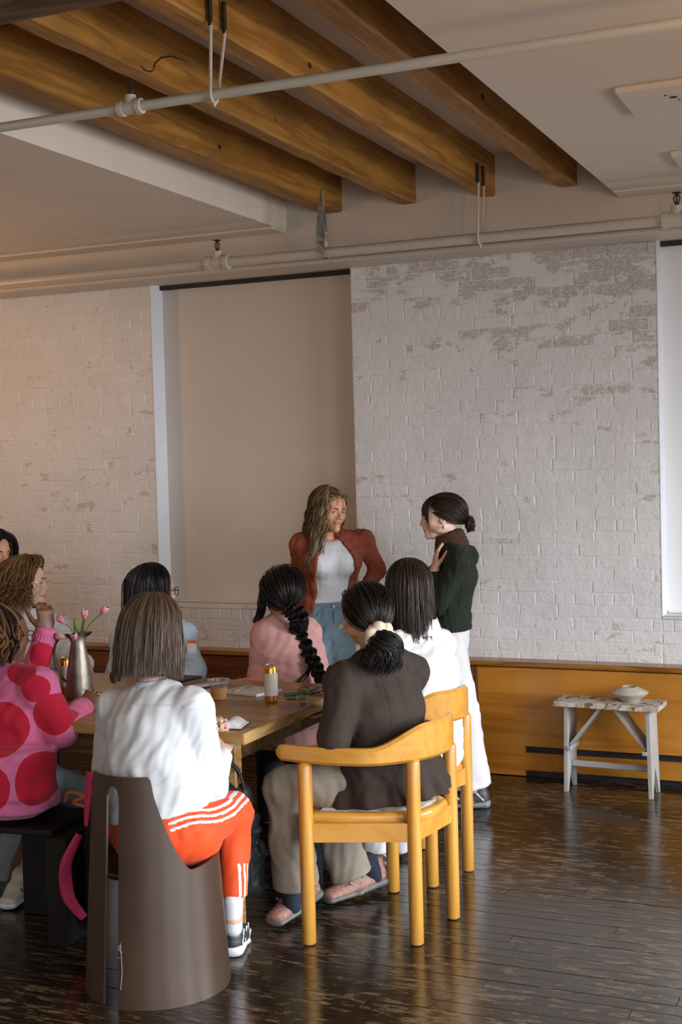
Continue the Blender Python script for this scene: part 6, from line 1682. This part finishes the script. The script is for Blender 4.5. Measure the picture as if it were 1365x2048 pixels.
shirt(j, two_tone('pink_red_knit', (.62, .15, .29), (.46, .012, .035), .95, .06, 160, .5, 50, fuzz=.006), root, 'sweater', grow=.018, sl=(.066, .062, .048), hem=(.175, .150), length=.09, res=.006, attr=cherry, extra=lambda F: [F.ell(j['neck'] - (0, 0, .04), j['shR'], None, .060, .064, .03), F.ell(j['neck'] - (0, 0, .04), j['shL'], None, .060, .062, .03), F.ell(j['pelvis'] + (0, 0, .12), j['pelvis'] + (-.0, -.0, -.09), side, (.165, .14), (.178, .16), .04, cap=.02)], fold=fold_sum(folds((.1, 0, 1), .006, .11, 91), folds(unit(j['elR'] - j['shR']), .004, .07, 92)), cuts=[((0, 0, j['pelvis'][2] - .125), (0, 0, -1))])
for w, e in (('wrL', 'elL'), ('wrR', 'elR')):
    d_ = unit(j[w] - j[e]); F = Field(); F.ell(j[w] - d_ * .035, j[w] + d_ * .008, None, .050, .042, cap=.012); sd = unit(np.cross(d_, (0, .3, 1)))
    link('cuff', F.mesh('cuff', pk, .004, lambda P, sd=sd, c=j[w], d_=d_: .0022 * np.sin(22 * np.arctan2((P - c) @ sd, (P - c) @ np.cross(d_, sd)))), root, world=True)
purple = cloth('magenta_collar', (.36, .04, .33), .8)
F = Field(); F.ell(j['neck'] - (0, 0, .02), j['neck'] + (0, 0, .030), side, (.076, .074), (.066, .064), cap=.015); link('collar', F.mesh('collar', purple, .005), root, world=True)
gdenim = cloth('pale_grey_denim', (.23, .27, .28), .85, .12, weave=500)
pants(j, gdenim, root, 'jeans', th=.088, kn=.070, hem=.052, amp=.005, seed=93)
M_shgreen = simple('green_shoe_mark', (.03, .12, .07), .5); M_shcream = simple('cream_shoe', (.50, .47, .41), .6, var=.1, nscale=40)
shoe(root, J['p10']['anR'] + V3((-.045, -.01, -.045)), (-3.215, 4.03, .0), None, [M_shcream, M_shoewht, M_shoewht, M_shgreen])
shoe(root, (-3.46, 4.45, .0), (-3.50, 4.72, .0), None, [M_shcream, M_shoewht, M_shoewht, M_shgreen])
hb = HairB(H, 14); r = hb.rng; cap_shell(hb, hairline, 1.0, ) if False else cap_shell(hb, hairline, 1.01)
n = 130; lp = fall_paths(r.uniform(math.radians(165), math.radians(372), n), (-.03, -.03), r.uniform(-.13, .02, n), r, 16, lay=r.uniform(1.04, 1.24, n), wave=.012, wfreq=1.6, flare=-.05, jit=.06, top=.15)
hb.strands(lp, np.r_[np.full(12, .0062), .006, .0055, .005, .0035], nm=4, sides=6)
lk = bundle([(-.03, -.05, .10), (-.09, -.09, .13), (-.13, -.13, .08), (-.14, -.15, .0), (-.12, -.15, -.09)], 22, lambda t: .015 + .05 * t, r, 20, wave=.006, wf=1.5); hb.strands(lk, .0062, nm=4, sides=6)
hm = hair_mats('caramel_locs', (.11, .050, .018), .5, .7); hm[0] = hair_mats('dark_locs', (.02, .012, .008))[1]; hb.done([hm[0], hm[1], hm[0], hm[2]], root)
glasses(H, root, M_black)
MB().lathe([(0, -.006), (.004, 0), (0, .006)], tuple(H.P(.083, -.004, -.040)), 8).build('earring', M_gold, root, True, world=True)
w = j['wrR']; stick('pen', tuple(w + V3((-.050, .075, .060))), tuple(w + V3((.045, .085, .032))), .0042, [M_paper, M_paper], 'white pen held by the woman in the cherry sweater', 'pen')

# ---------------- seats and bags that the figures hide
ws = empty('long_bench', (-3.4, 5.38, 0), label='long pine bench along the far side of the table', cat='bench')
mb = MB(); mb.bbox(-4.9, -2.16, 5.22, 5.52, .405, .440, .006); mb.build('bench_seat', M_pine_y, ws, world=True)
for x in (-4.7, -3.5, -2.32):
    mb = MB(); mb.bbox(x, x + .045, 5.25, 5.49, 0, .405, .003); mb.build('bench_leg', M_pine, ws, world=True)
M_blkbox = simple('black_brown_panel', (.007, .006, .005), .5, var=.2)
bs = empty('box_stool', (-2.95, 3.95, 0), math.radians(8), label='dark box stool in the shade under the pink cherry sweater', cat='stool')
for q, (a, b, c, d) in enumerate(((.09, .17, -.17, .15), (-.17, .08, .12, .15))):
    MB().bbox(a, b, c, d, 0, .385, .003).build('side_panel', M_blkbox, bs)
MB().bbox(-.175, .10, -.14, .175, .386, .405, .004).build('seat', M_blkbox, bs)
M_bagblk = cloth('black_nylon', (.014, .016, .016), .5, .1, weave=300, bmp=.2); M_mag = simple('magenta_padding', (.52, .02, .10), .6)
bp = empty('backpack', (-2.72, 3.98, 0), label='dark backpack with a magenta padded strap between the two near seats', cat='bag')
F = Field(); F.ell((-2.70, 3.98, .12), (-2.70, 3.98, .42), (1, .2, 0), (.085, .10), (.075, .09)); link('bag_body', F.mesh('bag_body', M_bagblk, .007, folds((0, 0, 1), .006, .08, 4)), bp, world=True)
P_ = catmull([(-2.722, 3.84, .40), (-2.752, 3.80, .310), (-2.758, 3.80, .234), (-2.742, 3.80, .174), (-2.700, 3.82, .11)], 5)
MB().tube(P_, [.014 + .010 * math.sin(i / (len(P_) - 1) * math.pi) for i in range(len(P_))], 10, flat=.35).build('shoulder_strap', M_mag, bp, True, world=True)
P_ = catmull([(-2.80, 3.87, .505), (-2.763, 3.85, .545), (-2.71, 3.86, .53), (-2.75, 3.85, .51), (-2.70, 3.87, .49)], 6); MB().tube(P_, .006, 8).build('orange_cord', simple('orange_cord', (.45, .13, .02), .6), bp, True, world=True)
MB().tube([(-2.600, 3.74, .655), (-2.606, 3.73, .56), (-2.616, 3.73, .47)], [.012, .014, .008], 8, flat=.5).build('hanging_strap', M_mag, bp, True, world=True)
tb = empty('tote_bag', (-2.30, 4.30, 0), label='slouchy black bag hanging under the table corner', cat='bag')
F = Field(); F.ell((-2.285, 4.150, .28), (-2.265, 4.100, .52), (1, .5, 0), (.115, .060), (.085, .045)); F.ell((-2.285, 4.150, .18), (-2.285, 4.150, .28), (1, .5, 0), (.12, .065), (.115, .06)); F.ell((-2.395, 4.030, .60), (-2.265, 4.080, .52), None, .045, .05)
link('bag_body', F.mesh('bag_body', M_bagblk, .006, fold_sum(folds((0, 0, 1), .007, .08, 5), folds((1, 0, .5), .004, .06, 6))), tb, world=True)
MB().tube(catmull([(-2.325, 4.040, .56), (-2.335, 4.020, .62), (-2.285, 4.030, .68), (-2.215, 4.080, .62), (-2.195, 4.100, .54)], 6), .007, 8).build('bag_handle', M_strap, tb, True, world=True)
MB().tube([(-2.190, 4.080, .54), (-2.185, 4.100, .35), (-2.185, 4.120, .18)], .004, 6).build('bag_piping', M_strap, tb, True, world=True)
